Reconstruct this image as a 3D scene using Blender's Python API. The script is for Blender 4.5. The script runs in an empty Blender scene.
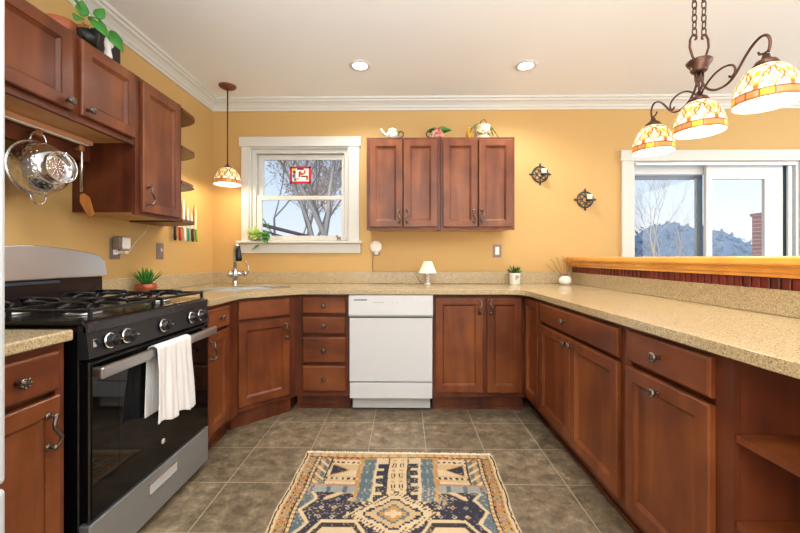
import bpy, bmesh, math, random
from math import sin, cos, pi, radians as R
from mathutils import Vector, Matrix, noise
from mathutils.geometry import tessellate_polygon
random.seed(7)
S = bpy.context.scene
COL = S.collection

# ---------------------------------------------------------------- camera, sky, lights, exposure
cam = bpy.data.objects.new('camera', bpy.data.cameras.new('camera'))
COL.objects.link(cam)
cam.data.sensor_width = 36.0
cam.data.lens = 36.0 * 372 / 800
cam.data.shift_y = -8.5 / 800
cam.data.clip_start = 0.02
cam.location = (0, 0, 1.113)
cam.rotation_euler = (R(90), 0, math.atan(5 / 372))
S.camera = cam

S.view_settings.view_transform = 'Standard'
S.view_settings.look = 'None'
S.view_settings.gamma = 1.0
S.view_settings.use_curve_mapping = False
S.view_settings.exposure = 0.08

world = bpy.data.worlds.new('sky'); S.world = world
world.use_nodes = True
wn = world.node_tree.nodes; wl = world.node_tree.links
bg = wn['Background']
tc = wn.new('ShaderNodeTexCoord'); sx = wn.new('ShaderNodeSeparateXYZ'); cr = wn.new('ShaderNodeValToRGB')
wl.new(tc.outputs['Generated'], sx.inputs[0]); wl.new(sx.outputs['Z'], cr.inputs['Fac'])
cr.color_ramp.elements[0].position = 0.0; cr.color_ramp.elements[0].color = (0.86, 0.91, 0.97, 1)
cr.color_ramp.elements[1].position = 0.55; cr.color_ramp.elements[1].color = (0.36, 0.56, 0.95, 1)
e = cr.color_ramp.elements.new(0.2); e.color = (0.62, 0.78, 0.98, 1)
wl.new(cr.outputs['Color'], bg.inputs['Color'])
bg.inputs['Strength'].default_value = 1.05

def light(name, kind, loc, energy, color=(1, 1, 1), size=1.0, size_y=None, rot=(0, 0, 0), **kw):
    l = bpy.data.lights.new(name, kind)
    l.energy = energy; l.color = color
    if kind == 'AREA':
        l.size = size
        if size_y: l.shape = 'RECTANGLE'; l.size_y = size_y
    elif kind == 'SUN': l.angle = size
    else: l.shadow_soft_size = size
    for k, v in kw.items(): setattr(l, k, v)
    o = bpy.data.objects.new(name, l); COL.objects.link(o)
    o.location = loc; o.rotation_euler = rot
    return o
light('sun', 'SUN', (0, 0, 10), 3.0, (1, .93, .85), R(2), rot=(R(50), 0, R(-30)))
# fill lamps; first one added behind the camera in place of unseen windows
light('rear_fill', 'AREA', (0.4, -2.9, 1.5), 56, (.82, .92, 1), 4.2, 2.1, rot=(R(94), 0, 0))
light('dining_side_fill', 'AREA', (4.9, 0.8, 1.5), 120, (.84, .93, 1), 3.6, 1.9, rot=(R(90), 0, R(90)))  # added area lamp for light from the dining side; that wall has no window
light('rear_overhead_fill', 'AREA', (0.0, -1.1, 2.46), 16, (.88, .95, 1), 2.6, 1.4)  # added overhead fill behind the camera, no fixture there
light('ceiling_bounce_fill', 'AREA', (0.3, -1.3, 0.9), 300, (.84, .93, 1), 3.0, 1.6, rot=(R(180), 0, 0))  # added fill aimed upward to brighten the ceiling, not a lamp of the room
for x, y in ((-0.325, 2.68), (0.874, 2.69), (-0.325, 0.9), (0.874, 0.9)):
    light('ceiling_can_light', 'SPOT', (x, y, 2.49), 50 if y > 2 else 34, (1, .97, .92), 0.05, spot_size=R(150), spot_blend=0.6)

# ---------------------------------------------------------------- materials
def C(h):
    h = h.lstrip('#'); v = [int(h[i:i + 2], 16) / 255 for i in (0, 2, 4)]
    return tuple((c / 12.92 if c <= .04045 else ((c + .055) / 1.055) ** 2.4) for c in v) + (1,)
MATS = {}
def mat(name, col='#808080', rough=.5, metal=0, coat=0, bump=0, bscale=60, emit=None, estr=1, trans=0, ior=1.45):
    if name in MATS: return MATS[name]
    m = bpy.data.materials.new(name); m.use_nodes = True; MATS[name] = m
    n = m.node_tree.nodes; l = m.node_tree.links; b = n['Principled BSDF']
    c = C(col) if isinstance(col, str) else tuple(col)
    b.inputs['Base Color'].default_value = c
    b.inputs['Roughness'].default_value = rough; b.inputs['Metallic'].default_value = metal
    b.inputs['Coat Weight'].default_value = coat; b.inputs['Coat Roughness'].default_value = .15
    b.inputs['Transmission Weight'].default_value = trans; b.inputs['IOR'].default_value = ior
    if emit: b.inputs['Emission Color'].default_value = C(emit); b.inputs['Emission Strength'].default_value = estr
    # a faint procedural variation on every surface
    t = n.new('ShaderNodeTexCoord'); ns = n.new('ShaderNodeTexNoise'); ns.inputs['Scale'].default_value = bscale if bump else 3
    ns.inputs['Detail'].default_value = 4
    l.new(t.outputs['Object'], ns.inputs['Vector'])
    mr = n.new('ShaderNodeMapRange'); mr.inputs['To Min'].default_value = max(rough - .02, .02); mr.inputs['To Max'].default_value = min(rough + .05, 1)
    l.new(ns.outputs['Fac'], mr.inputs['Value']); l.new(mr.outputs['Result'], b.inputs['Roughness'])
    if bump:
        bp = n.new('ShaderNodeBump'); bp.inputs['Strength'].default_value = bump; bp.inputs['Distance'].default_value = .003
        l.new(ns.outputs['Fac'], bp.inputs['Height']); l.new(bp.outputs['Normal'], b.inputs['Normal'])
    return m
def ramp(n, stops):
    r = n.new('ShaderNodeValToRGB'); cr = r.color_ramp
    while len(cr.elements) > 1: cr.elements.remove(cr.elements[-1])
    cr.elements[0].position = stops[0][0]; cr.elements[0].color = C(stops[0][1])
    for p, c in stops[1:]:
        e = cr.elements.new(p); e.color = C(c)
    return r
def wood(name, c0, c1, c2, scale=(9, 9, 1.1), rough=.40, coat=.12):
    if name in MATS: return MATS[name]
    m = bpy.data.materials.new(name); m.use_nodes = True; MATS[name] = m
    n = m.node_tree.nodes; l = m.node_tree.links; b = n['Principled BSDF']
    t = n.new('ShaderNodeTexCoord'); oi = n.new('ShaderNodeObjectInfo'); mp = n.new('ShaderNodeMapping')
    ad = n.new('ShaderNodeVectorMath'); ad.operation = 'ADD'
    sc = n.new('ShaderNodeMath'); sc.operation = 'MULTIPLY'; sc.inputs[1].default_value = 9.0
    l.new(oi.outputs['Random'], sc.inputs[0]); l.new(t.outputs['Object'], ad.inputs[0]); l.new(sc.outputs[0], ad.inputs[1])
    mp.inputs['Scale'].default_value = scale; l.new(ad.outputs[0], mp.inputs['Vector'])
    n1 = n.new('ShaderNodeTexNoise'); n1.inputs['Scale'].default_value = 1.0; n1.inputs['Detail'].default_value = 5; n1.inputs['Distortion'].default_value = .6
    l.new(mp.outputs[0], n1.inputs['Vector'])
    n2 = n.new('ShaderNodeTexNoise'); n2.inputs['Scale'].default_value = 5.0; n2.inputs['Detail'].default_value = 3
    l.new(ad.outputs[0], n2.inputs['Vector'])
    mx = n.new('ShaderNodeMath'); mx.operation = 'MULTIPLY_ADD'; mx.inputs[1].default_value = .45
    l.new(n2.outputs['Fac'], mx.inputs[0])
    m2 = n.new('ShaderNodeMath'); m2.operation = 'MULTIPLY'; m2.inputs[1].default_value = .6; l.new(n1.outputs['Fac'], m2.inputs[0]); l.new(m2.outputs[0], mx.inputs[2])
    r = ramp(n, [(.36, c0), (.5, c1), (.68, c2)]); l.new(mx.outputs[0], r.inputs[0]); l.new(r.outputs[0], b.inputs['Base Color'])
    b.inputs['Roughness'].default_value = rough; b.inputs['Coat Weight'].default_value = coat; b.inputs['Coat Roughness'].default_value = .22; b.inputs['Specular IOR Level'].default_value = .38
    return m
def attr_mat(name, rough=.8, estr=0, bump=0):
    m = bpy.data.materials.new(name); m.use_nodes = True
    n = m.node_tree.nodes; l = m.node_tree.links; b = n['Principled BSDF']
    a = n.new('ShaderNodeAttribute'); a.attribute_name = 'pattern'
    l.new(a.outputs['Color'], b.inputs['Base Color']); b.inputs['Roughness'].default_value = rough
    if estr: l.new(a.outputs['Color'], b.inputs['Emission Color']); b.inputs['Emission Strength'].default_value = estr
    if bump:
        t = n.new('ShaderNodeTexCoord'); ns = n.new('ShaderNodeTexNoise'); ns.inputs['Scale'].default_value = 400
        l.new(t.outputs['Object'], ns.inputs['Vector']); bp = n.new('ShaderNodeBump'); bp.inputs['Strength'].default_value = bump; bp.inputs['Distance'].default_value = .003
        l.new(ns.outputs['Fac'], bp.inputs['Height']); l.new(bp.outputs['Normal'], b.inputs['Normal'])
    return m

W_CH = wood('cherry_wood', '#50240e', '#683316', '#824823')
W_CHH = wood('cherry_wood_horizontal', '#50240e', '#683316', '#824823', (1.1, 9, 9))
W_DK = wood('cherry_wood_frame', '#3d180b', '#572713', '#6f381d', (9, 9, 1.1), .42, .1)
W_LT = wood('maple_underside', '#b98450', '#c99763', '#d6a878', (2, 9, 9), .5, .1)
W_OAK = wood('bar_oak', '#c77a24', '#e09a3c', '#efb45a', (9, .8, 9), .3, .4)
W_SP = wood('spatula_wood', '#8a5226', '#a9682f', '#bd7d42', (20, 20, 3), .5, .1)
PAINT = mat('yellow_wall_paint', '#c49e62', .6, bump=.05, bscale=300)
CEILM = mat('ceiling_paint', '#ecebe9', .7)
WHITE = mat('white_trim_paint', '#d0cdc5', .4)
VINYL = mat('white_vinyl', '#d6d8da', .35)
APPL = mat('white_enamel', '#cdced0', .3, coat=.3)
GREYP = mat('control_grey', '#77777a', .5)
STEEL = mat('stainless_steel', '#d2d4d6', .3, 1)
STEELD = mat('stainless_drawer', '#a9adb0', .4, .8)
CHROME = mat('chrome', '#e6e6e8', .08, 1)
NICK = mat('brushed_nickel', '#c9c8c8', .25, 1)
PEWT = mat('antique_pewter', '#71675e', .3, 1, bump=.3, bscale=200)
BRONZ = mat('bronze', '#5e4136', .4, .75)
IRON = mat('blackened_iron', '#4a4a4e', .4, .6)
BLK = mat('black_enamel', '#0b0b0d', .16, coat=.5)
BLKM = mat('cast_iron', '#141416', .28)
BLKG = mat('black_oven_glass', '#050506', .02)
PANEL = mat('dark_steel_panel', '#3a393b', .3, .6)
CLOTH = mat('white_cotton', '#d9d6d4', .9, bump=.4, bscale=260)
CERAM = mat('white_ceramic', '#efece6', .25, coat=.4)
TERRA = mat('terracotta', '#a85f3e', .5)
COPPR = mat('copper_pot', '#a4563c', .3, .35)
LEAF = mat('leaf_green', '#387a28', .4)
LEAFD = mat('leaf_dark', '#2c5a20', .45)
LEAFP = mat('leaf_pale', '#a9c25b', .45)
SOIL = mat('soil', '#3a2c20', .9)
BLACKP = mat('black_plastic', '#151515', .35)
BULB = mat('bulb_glow', '#ffffff', .5, emit='#fff3d8', estr=6)
SHADEIN = mat('shade_glow', '#fffaf0', .5, emit='#fff6e6', estr=1.6)
WICK = mat('candle_wax', '#efe6d2', .5)

def granite(name, base, dark, light_, rough=.18):
    m = bpy.data.materials.new(name); m.use_nodes = True; MATS[name] = m
    n = m.node_tree.nodes; l = m.node_tree.links; b = n['Principled BSDF']
    t = n.new('ShaderNodeTexCoord')
    v = n.new('ShaderNodeTexNoise'); v.inputs['Scale'].default_value = 210; v.inputs['Detail'].default_value = 3; v.inputs['Roughness'].default_value = .7
    l.new(t.outputs['Object'], v.inputs['Vector'])
    r = ramp(n, [(.36, dark), (.46, base), (.56, base), (.68, light_)]); l.new(v.outputs['Fac'], r.inputs[0]); l.new(r.outputs[0], b.inputs['Base Color'])
    b.inputs['Roughness'].default_value = rough; b.inputs['Coat Weight'].default_value = .2
    return m
GRAN = granite('speckled_stone', '#b5a07a', '#7a6347', '#d9ccaf', .24)

def floor_mat():
    m = bpy.data.materials.new('slate_tile'); m.use_nodes = True
    n = m.node_tree.nodes; l = m.node_tree.links; b = n['Principled BSDF']
    t = n.new('ShaderNodeTexCoord'); mp = n.new('ShaderNodeMapping')
    mp.inputs['Location'].default_value = (.881 + .3345 * 20, -2.512 + .339 * 20, 0)
    l.new(t.outputs['Object'], mp.inputs['Vector'])
    br = n.new('ShaderNodeTexBrick'); br.offset = 0; br.squash = 1
    br.inputs['Scale'].default_value = 1; br.inputs['Brick Width'].default_value = .3345; br.inputs['Row Height'].default_value = .339
    br.inputs['Mortar Size'].default_value = .0022; br.inputs['Mortar Smooth'].default_value = .2; br.inputs['Bias'].default_value = 0
    br.inputs['Color1'].default_value = (.78, .78, .78, 1); br.inputs['Color2'].default_value = (1.12, 1.12, 1.12, 1); br.inputs['Mortar'].default_value = (1, 1, 1, 1)
    l.new(mp.outputs[0], br.inputs['Vector'])
    n1 = n.new('ShaderNodeTexNoise'); n1.inputs['Scale'].default_value = 13; n1.inputs['Detail'].default_value = 12; n1.inputs['Roughness'].default_value = .74; n1.inputs['Distortion'].default_value = .15
    l.new(t.outputs['Object'], n1.inputs['Vector'])
    r = ramp(n, [(.30, '#4e4032'), (.44, '#6e5f4b'), (.56, '#86755d'), (.70, '#a8987d')]); l.new(n1.outputs['Fac'], r.inputs[0])
    mu = n.new('ShaderNodeMix'); mu.data_type = 'RGBA'; mu.blend_type = 'MULTIPLY'; mu.inputs[0].default_value = 1
    l.new(r.outputs[0], mu.inputs[6]); l.new(br.outputs['Color'], mu.inputs[7])
    mo = n.new('ShaderNodeMix'); mo.data_type = 'RGBA'; mo.inputs[7].default_value = C('#a5967f')
    l.new(br.outputs['Fac'], mo.inputs[0]); l.new(mu.outputs[2], mo.inputs[6]); l.new(mo.outputs[2], b.inputs['Base Color'])
    bp = n.new('ShaderNodeBump'); bp.inputs['Strength'].default_value = .35; bp.inputs['Distance'].default_value = .004
    su = n.new('ShaderNodeMath'); su.operation = 'SUBTRACT'; l.new(n1.outputs['Fac'], su.inputs[0]); l.new(br.outputs['Fac'], su.inputs[1])
    l.new(su.outputs[0], bp.inputs['Height']); l.new(bp.outputs['Normal'], b.inputs['Normal'])
    rr = n.new('ShaderNodeMapRange'); rr.inputs['To Min'].default_value = .3; rr.inputs['To Max'].default_value = .6
    l.new(n1.outputs['Fac'], rr.inputs['Value']); l.new(rr.outputs[0], b.inputs['Roughness'])
    return m
def glass_mat():
    m = bpy.data.materials.new('window_glass'); m.use_nodes = True
    n = m.node_tree.nodes; l = m.node_tree.links
    for q in list(n):
        if q.type == 'BSDF_PRINCIPLED': n.remove(q)
    o = [q for q in n if q.type == 'OUTPUT_MATERIAL'][0]
    a = n.new('ShaderNodeBsdfTransparent'); g = n.new('ShaderNodeBsdfGlossy'); g.inputs['Roughness'].default_value = .02
    x = n.new('ShaderNodeMixShader'); x.inputs[0].default_value = .02
    l.new(a.outputs[0], x.inputs[1]); l.new(g.outputs[0], x.inputs[2]); l.new(x.outputs[0], o.inputs['Surface'])
    return m
GLASS = glass_mat()

# ---------------------------------------------------------------- mesh builder
class MB:
    def __init__(s): s.bm = bmesh.new()
    def _xf(s, vs, M):
        if M is not None: bmesh.ops.transform(s.bm, matrix=M, verts=vs)
    def box(s, x0, x1, y0, y1, z0, z1, bev=0, M=None, seg=1):
        t = bmesh.new(); bmesh.ops.create_cube(t, size=1)
        for v in t.verts:
            v.co = Vector(((x0 + x1) / 2 + v.co.x * (x1 - x0), (y0 + y1) / 2 + v.co.y * (y1 - y0), (z0 + z1) / 2 + v.co.z * (z1 - z0)))
        if bev: bmesh.ops.bevel(t, geom=t.edges[:], offset=bev, segments=seg, affect='EDGES', profile=.5)
        s._merge(t, M); return s
    def _merge(s, t, M=None):
        if M is not None: bmesh.ops.transform(t, matrix=M, verts=t.verts[:])
        mp = {v: s.bm.verts.new(v.co) for v in t.verts}
        for f in t.faces:
            try:
                nf = s.bm.faces.new([mp[v] for v in f.verts]); nf.smooth = f.smooth
            except ValueError: pass
        t.free()
    def lathe(s, prof, seg=24, M=None, smooth=True, cap=True):
        """prof: (r, z) pairs turned about z"""
        t = bmesh.new(); rings = []
        for r, z in prof:
            if r < 1e-6: rings.append([t.verts.new((0, 0, z))])
            else: rings.append([t.verts.new((r * cos(2 * pi * k / seg), r * sin(2 * pi * k / seg), z)) for k in range(seg)])
        for a, b in zip(rings, rings[1:]):
            for k in range(seg):
                k2 = (k + 1) % seg
                if len(a) == 1 and len(b) == 1: continue
                if len(a) == 1: f = t.faces.new((a[0], b[k2], b[k]))
                elif len(b) == 1: f = t.faces.new((a[k], a[k2], b[0]))
                else: f = t.faces.new((a[k], a[k2], b[k2], b[k]))
                f.smooth = smooth
        if cap:
            for rg in (rings[0], rings[-1]):
                if len(rg) > 1: t.faces.new(rg)
        bmesh.ops.recalc_face_normals(t, faces=t.faces[:])
        s._merge(t, M); return s
    def cyl(s, p0, p1, r, seg=16, r1=None):
        return s.tube([p0, p1], r if r1 is None else [r, r1], seg)
    def tube(s, pts, r, seg=8, closed=False, cap=True):
        pts = [Vector(p) for p in pts]; n = len(pts)
        rs = r if isinstance(r, (list, tuple)) else [r] * n
        bm = s.bm; rings = []; up = None
        for i, p in enumerate(pts):
            if closed: d = pts[(i + 1) % n] - pts[i - 1]
            else: d = pts[min(i + 1, n - 1)] - pts[max(i - 1, 0)]
            d.normalize()
            if up is None:
                up = Vector((0, 0, 1)) if abs(d.z) < .9 else Vector((1, 0, 0))
            up = (up - d * up.dot(d))
            if up.length < 1e-5: up = d.orthogonal()
            up.normalize(); q = d.cross(up)
            rings.append([bm.verts.new(p + (up * cos(2 * pi * k / seg) + q * sin(2 * pi * k / seg)) * rs[i]) for k in range(seg)])
        pr = list(zip(rings, rings[1:])) + ([(rings[-1], rings[0])] if closed else [])
        for a, b in pr:
            for k in range(seg):
                f = bm.faces.new((a[k], b[k], b[(k + 1) % seg], a[(k + 1) % seg])); f.smooth = True
        if cap and not closed:
            bm.faces.new(rings[0]); bm.faces.new(rings[-1][::-1])
        return s
    def prism(s, poly, z0, z1, M=None, hole=None, smooth=False):
        t = bmesh.new()
        loops = [poly] + ([hole] if hole else [])
        tris = tessellate_polygon([[Vector((x, y, 0)) for x, y in lp] for lp in loops])
        allp = [p for lp in loops for p in lp]
        top = [t.verts.new((x, y, z1)) for x, y in allp]; bot = [t.verts.new((x, y, z0)) for x, y in allp]
        for a, b, c in tris:
            t.faces.new((top[a], top[b], top[c])); t.faces.new((bot[c], bot[b], bot[a]))
        o = 0
        for lp in loops:
            n = len(lp)
            for i in range(n):
                j = (i + 1) % n
                f = t.faces.new((bot[o + i], bot[o + j], top[o + j], top[o + i])); f.smooth = smooth
            o += n
        bmesh.ops.recalc_face_normals(t, faces=t.faces[:])
        bmesh.ops.dissolve_limit(t, angle_limit=.001, verts=t.verts[:], edges=[e for e in t.edges if len(e.link_faces) == 2 and not hole])
        s._merge(t, M); return s
    def panel(s, x0, x1, z0, z1, rings, y=0):
        """front towards -y made of concentric rectangular rings (inset, dy)"""
        bm = s.bm; prev = None
        b = [bm.verts.new(c) for c in ((x0, y, z0), (x1, y, z0), (x1, y, z1), (x0, y, z1))]; bm.faces.new(b[::-1])
        prev = b
        for ins, dy in rings:
            c = [bm.verts.new(q) for q in ((x0 + ins, y + dy, z0 + ins), (x1 - ins, y + dy, z0 + ins), (x1 - ins, y + dy, z1 - ins), (x0 + ins, y + dy, z1 - ins))]
            for k in range(4): bm.faces.new((prev[k], prev[(k + 1) % 4], c[(k + 1) % 4], c[k]))
            prev = c
        bm.faces.new(prev); return s
    def grid(s, fn, nu, nv, smooth=True, closeu=False):
        bm = s.bm
        vs = [[bm.verts.new(fn(i / (nu - 1) if not closeu else i / nu, j / (nv - 1))) for j in range(nv)] for i in range(nu)]
        for i in range(nu if closeu else nu - 1):
            for j in range(nv - 1):
                i2 = (i + 1) % nu
                f = bm.faces.new((vs[i][j], vs[i2][j], vs[i2][j + 1], vs[i][j + 1])); f.smooth = smooth
        return s
    def sphere(s, c, r, seg=16, sc=(1, 1, 1)):
        t = bmesh.new(); bmesh.ops.create_uvsphere(t, u_segments=seg, v_segments=max(6, seg // 2), radius=1)
        for v in t.verts: v.co = Vector((c[0] + v.co.x * r * sc[0], c[1] + v.co.y * r * sc[1], c[2] + v.co.z * r * sc[2]))
        for f in t.faces: f.smooth = True
        s._merge(t); return s
    def leaf(s, p, d, up, L, W, curl=.25, n=6, fold=.15, heart=False):
        """a leaf blade from p along d"""
        p = Vector(p); d = Vector(d).normalized(); up = Vector(up); up = (up - d * up.dot(d)).normalized(); q = d.cross(up)
        rows = []
        for i in range(n + 1):
            t = i / n
            w = W * (sin(pi * min(1, t * .93 + .07)) ** .8 if not heart else (sin(pi * (t ** .62)) ** .8 if 0 < t < 1 else (.0 if t == 1 else .25)))
            w = max(w, W * .04)
            c = p + d * (L * t) - up * (curl * L * t * t)
            rows.append([s.bm.verts.new(c - q * w / 2 + up * w * fold), s.bm.verts.new(c), s.bm.verts.new(c + q * w / 2 + up * w * fold)])
        for a, b in zip(rows, rows[1:]):
            for k in (0, 1):
                f = s.bm.faces.new((a[k], a[k + 1], b[k + 1], b[k])); f.smooth = True
        return s
    def build(s, name, m, parent=None, recalc=False, mods=None):
        if recalc: bmesh.ops.recalc_face_normals(s.bm, faces=s.bm.faces[:])
        me = bpy.data.meshes.new(name); s.bm.to_mesh(me); s.bm.free()
        me.materials.append(m)
        o = bpy.data.objects.new(name, me); COL.objects.link(o)
        if parent: o.parent = parent
        for k, v in (mods or []):
            md = o.modifiers.new(k, k)
            for a, b in v.items(): setattr(md, a, b)
        return o
def tag(o, label=None, cat=None, group=None, kind=None):
    if label: o['label'] = label
    if cat: o['category'] = cat
    if group: o['group'] = group
    if kind: o['kind'] = kind
    return o
def thing(name, label, cat, loc=(0, 0, 0), rz=0, group=None, rot=None):
    o = bpy.data.objects.new(name, None); COL.objects.link(o); o.empty_display_size = .05
    o.location = loc; o.rotation_euler = rot or (0, 0, rz)
    return tag(o, label, cat, group)
def struct(o): return tag(o, kind='structure')
def copy_tree(o, parent=None):
    c = o.copy(); COL.objects.link(c); c.parent = parent
    for ch in list(o.children): copy_tree(ch, c)
    return c
TR = Matrix.Translation
def RX(a): return Matrix.Rotation(a, 4, 'X')
def RY(a): return Matrix.Rotation(a, 4, 'Y')
def RZ(a): return Matrix.Rotation(a, 4, 'Z')

# ---------------------------------------------------------------- room shell
XL, YB, ZC = -1.709, 3.28, 2.505
XR, YR = 5.2, -3.2
f = struct(MB().box(XL - .1, XR + .1, YR - .1, YB + .12, -.1, 0).build('floor', floor_mat()))
struct(MB().box(XL - .1, XR + .1, YR - .1, YB + .12, ZC, ZC + .1).build('ceiling', CEILM))
struct(MB().box(XL - .1, XL, YR, YB, 0, ZC).build('wall_left', PAINT))
struct(MB().box(XR, XR + .1, YR, YB, 0, ZC).build('wall_right', PAINT))
struct(MB().box(XL - .1, XR + .1, YR - .1, YR, 0, ZC).build('wall_rear', PAINT))
WX0, WX1, WZ0, WZ1 = -1.379, -.496, 1.263, 2.094       # sink window opening
DX0, DX1, DZ1 = 1.994, 3.43, 1.955                     # sliding door opening
b = MB(); y0, y1 = YB, YB + .12
b.box(XL - .1, WX0, y0, y1, 0, ZC).box(WX0, WX1, y0, y1, 0, WZ0 - .01).box(WX0, WX1, y0, y1, WZ1, ZC).box(WX1, DX0, y0, y1, 0, ZC)
b.box(DX0, DX1, y0, y1, DZ1, ZC).box(DX1, XR + .1, y0, y1, 0, ZC)
struct(b.build('wall_back', PAINT))
# crown moulding, profile (out from wall, z)
prof = [(0, 2.412), (.010, 2.412), (.014, 2.428), (.022, 2.432), (.03, 2.448), (.05, 2.466), (.068, 2.474), (.072, 2.485), (.086, 2.489), (.09, 2.505), (0, 2.505)]
def crown(name, a, bb, nrm, m0, m1):
    """a,bb floor points of the wall line; nrm points into the room; m0/m1 mitre direction along the wall per unit out"""
    mb = MB(); A = Vector((*a, 0)); B = Vector((*bb, 0)); N = Vector((*nrm, 0)); D = (B - A).normalized()
    r0 = [mb.bm.verts.new(A + N * o + D * o * m0 + Vector((0, 0, z))) for o, z in prof]
    r1 = [mb.bm.verts.new(B + N * o - D * o * m1 + Vector((0, 0, z))) for o, z in prof]
    n = len(prof)
    for i in range(n): mb.bm.faces.new((r0[i], r0[(i + 1) % n], r1[(i + 1) % n], r1[i]))
    mb.bm.faces.new(r0); mb.bm.faces.new(r1[::-1])
    return struct(mb.build(name, WHITE, recalc=True))
crown('trim_1', (XL, YB), (XR, YB), (0, -1), 1, 1)
crown('trim_2', (XL, YR), (XL, YB), (1, 0), 1, 1)

# sink window
w = struct(bpy.data.objects.new('window_1', None)); COL.objects.link(w); w.location = (0, YB, 0)
mb = MB()
mb.box(-1.446, WX0, -.02, 0, WZ0, 2.096, .003).box(WX1, -.402, -.02, 0, WZ0, 2.096, .003)
mb.box(-1.465, -.385, -.027, 0, 2.093, 2.181, .004)
mb.build('casing', WHITE, w)
MB().box(-1.478, -.372, -.055, .07, WZ0 - .022, WZ0, .006).build('window_sill', WHITE, w)
MB().box(-1.455, -.392, -.018, 0, 1.155, WZ0 - .022, .004).build('apron', WHITE, w)
mb = MB(); mb.box(WX0, WX0 + .012, 0, .12, WZ0, WZ1).box(WX1 - .012, WX1, 0, .12, WZ0, WZ1).box(WX0 + .012, WX1 - .012, .001, .119, WZ1 - .012, WZ1).box(WX0 + .012, WX1 - .012, .07, .119, WZ0 - .01, WZ0 + .012)
mb.box(WX0 + .012, WX0 + .045, .03, .11, WZ0 + .012, WZ1 - .012, .003).box(WX1 - .045, WX1 - .012, .03, .11, WZ0 + .012, WZ1 - .012, .003)
mb.box(WX0 + .020, WX1 - .020, .031, .109, WZ1 - .045, WZ1 - .013)
mb.build('window_frame', WHITE, w)
def sash(x0, x1, z0, z1, ya, yb, st, tp, bt, parent):
    s_ = MB(); s_.box(x0, x0 + st, ya, yb, z0, z1, .003).box(x1 - st, x1, ya, yb, z0, z1, .003).box(x0 + .004, x1 - .004, ya + .001, yb - .001, z0 + .001, z0 + bt).box(x0 + .004, x1 - .004, ya + .001, yb - .001, z1 - tp, z1 - .001)
    o = s_.build('sash', WHITE, parent)
    g_ = MB().box(x0 + st - .004, x1 - st + .004, (ya + yb) / 2 - .002, (ya + yb) / 2 + .002, z0 + bt - .004, z1 - tp + .004)
    g_.build('pane', GLASS, o)
sash(-1.330, -.525, 1.645, 2.045, .075, .10, .048, .043, .03, w)
sash(-1.330, -.525, 1.268, 1.672, .045, .072, .043, .036, .045, w)

# sliding patio door
d = struct(bpy.data.objects.new('door_1', None)); COL.objects.link(d); d.location = (0, YB, 0)
mb = MB(); mb.box(1.888, DX0, -.02, 0, 0, 1.957, .003).box(DX1, DX1 + .11, -.02, 0, 0, 1.957, .003).box(1.875, DX1 + .125, -.028, 0, 1.955, 2.052, .004)
mb.build('casing', WHITE, d)
mb = MB(); mb.box(DX0, DX0 + .014, 0, .12, 0, DZ1).box(DX1 - .03, DX1, 0, .12, 0, DZ1).box(DX0 + .014, DX1 - .03, .001, .119, DZ1 - .014, DZ1).box(DX0 + .014, DX1 - .03, .001, .119, 0, .02)
mb.box(3.345, 3.375, .01, .06, .02, DZ1 - .014).build('door_frame', VINYL, d)
MB().box(DX0 + .01, 3.385, -.022, .01, 1.915, 1.945, .004).build('track_valance', STEEL, d)
def slider(x0, x1, ya, yb, st, sr, tp, m, parent):
    s_ = MB(); s_.box(x0, x0 + st, ya, yb, .02, DZ1 - .02, .003).box(x1 - sr, x1, ya, yb, .02, DZ1 - .02, .003).box(x0 + .004, x1 - .004, ya + .001, yb - .001, .021, .12).box(x0 + .004, x1 - .004, ya + .001, yb - .001, DZ1 - .02 - tp, DZ1 - .021)
    o = s_.build('door_panel', m, parent)
    MB().box(x0 + st - .004, x1 - sr + .004, (ya + yb) / 2 - .002, (ya + yb) / 2 + .002, .11, DZ1 - .02 - tp + .004).build('pane', GLASS, o)
    return o
slider(2.008, 2.74, .075, .105, .042, .035, .075, VINYL, d)
slider(2.655, 3.325, .035, .068, .055, .16, .125, VINYL, d)
DGREY = mat('screen_frame_grey', '#6b7580', .5)
mb = MB(); mb.box(2.05, 2.075, .108, .125, .05, 1.86).box(2.62, 2.68, .108, .125, .05, 1.86).box(2.075, 2.62, .109, .124, 1.82, 1.859).box(2.075, 2.62, .109, .124, .051, .09)
mb.build('screen_frame', DGREY, d)
MB().box(3.325, 3.345, .03, .07, .02, DZ1 - .02).build('weather_seal', mat('seal_dark', '#16303a', .6), d)

# half wall of the peninsula with red beadboard, oak bar ledge
pw = struct(MB().box(1.474, 1.60, .36, YB, 0, 1.036).build('wall_peninsula', PAINT))
bead = wood('red_beadboard', '#4d1512', '#6e211a', '#82302a', (12, 12, 1))
mb = MB(); y = .36
mb.box(1.466, 1.474, .36, YB, .985, 1.036)
while y < YB - .03:
    mb.box(1.459, 1.467, y + .003, y + .035, .985, 1.036, .003); y += .041
struct(mb.build('trim_3', bead, None))
bt = thing('bar_ledge', 'long honey oak bar ledge capping the peninsula half wall', 'bar ledge', (0, 0, 1.037))
MB().box(1.392, 1.70, .28, YB - .002, .047, .083, .010, seg=3).build('cap_board', W_OAK, bt)
mb = MB(); M_ = [(1.458, 0), (1.44, 0), (1.436, .012), (1.425, .02), (1.418, .036), (1.408, .041), (1.408, .047), (1.458, .047)]
r0 = [mb.bm.verts.new((x, .33, z)) for x, z in M_]; r1 = [mb.bm.verts.new((x, YB - .002, z)) for x, z in M_]
for i in range(len(M_)): mb.bm.faces.new((r0[i], r0[(i + 1) % 8], r1[(i + 1) % 8], r1[i]))
mb.bm.faces.new(r0); mb.bm.faces.new(r1[::-1])
mb.box(1.60, 1.65, .33, YB - .002, 0, .047)
mb.build('moulding', W_OAK, bt, recalc=True)

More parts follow.
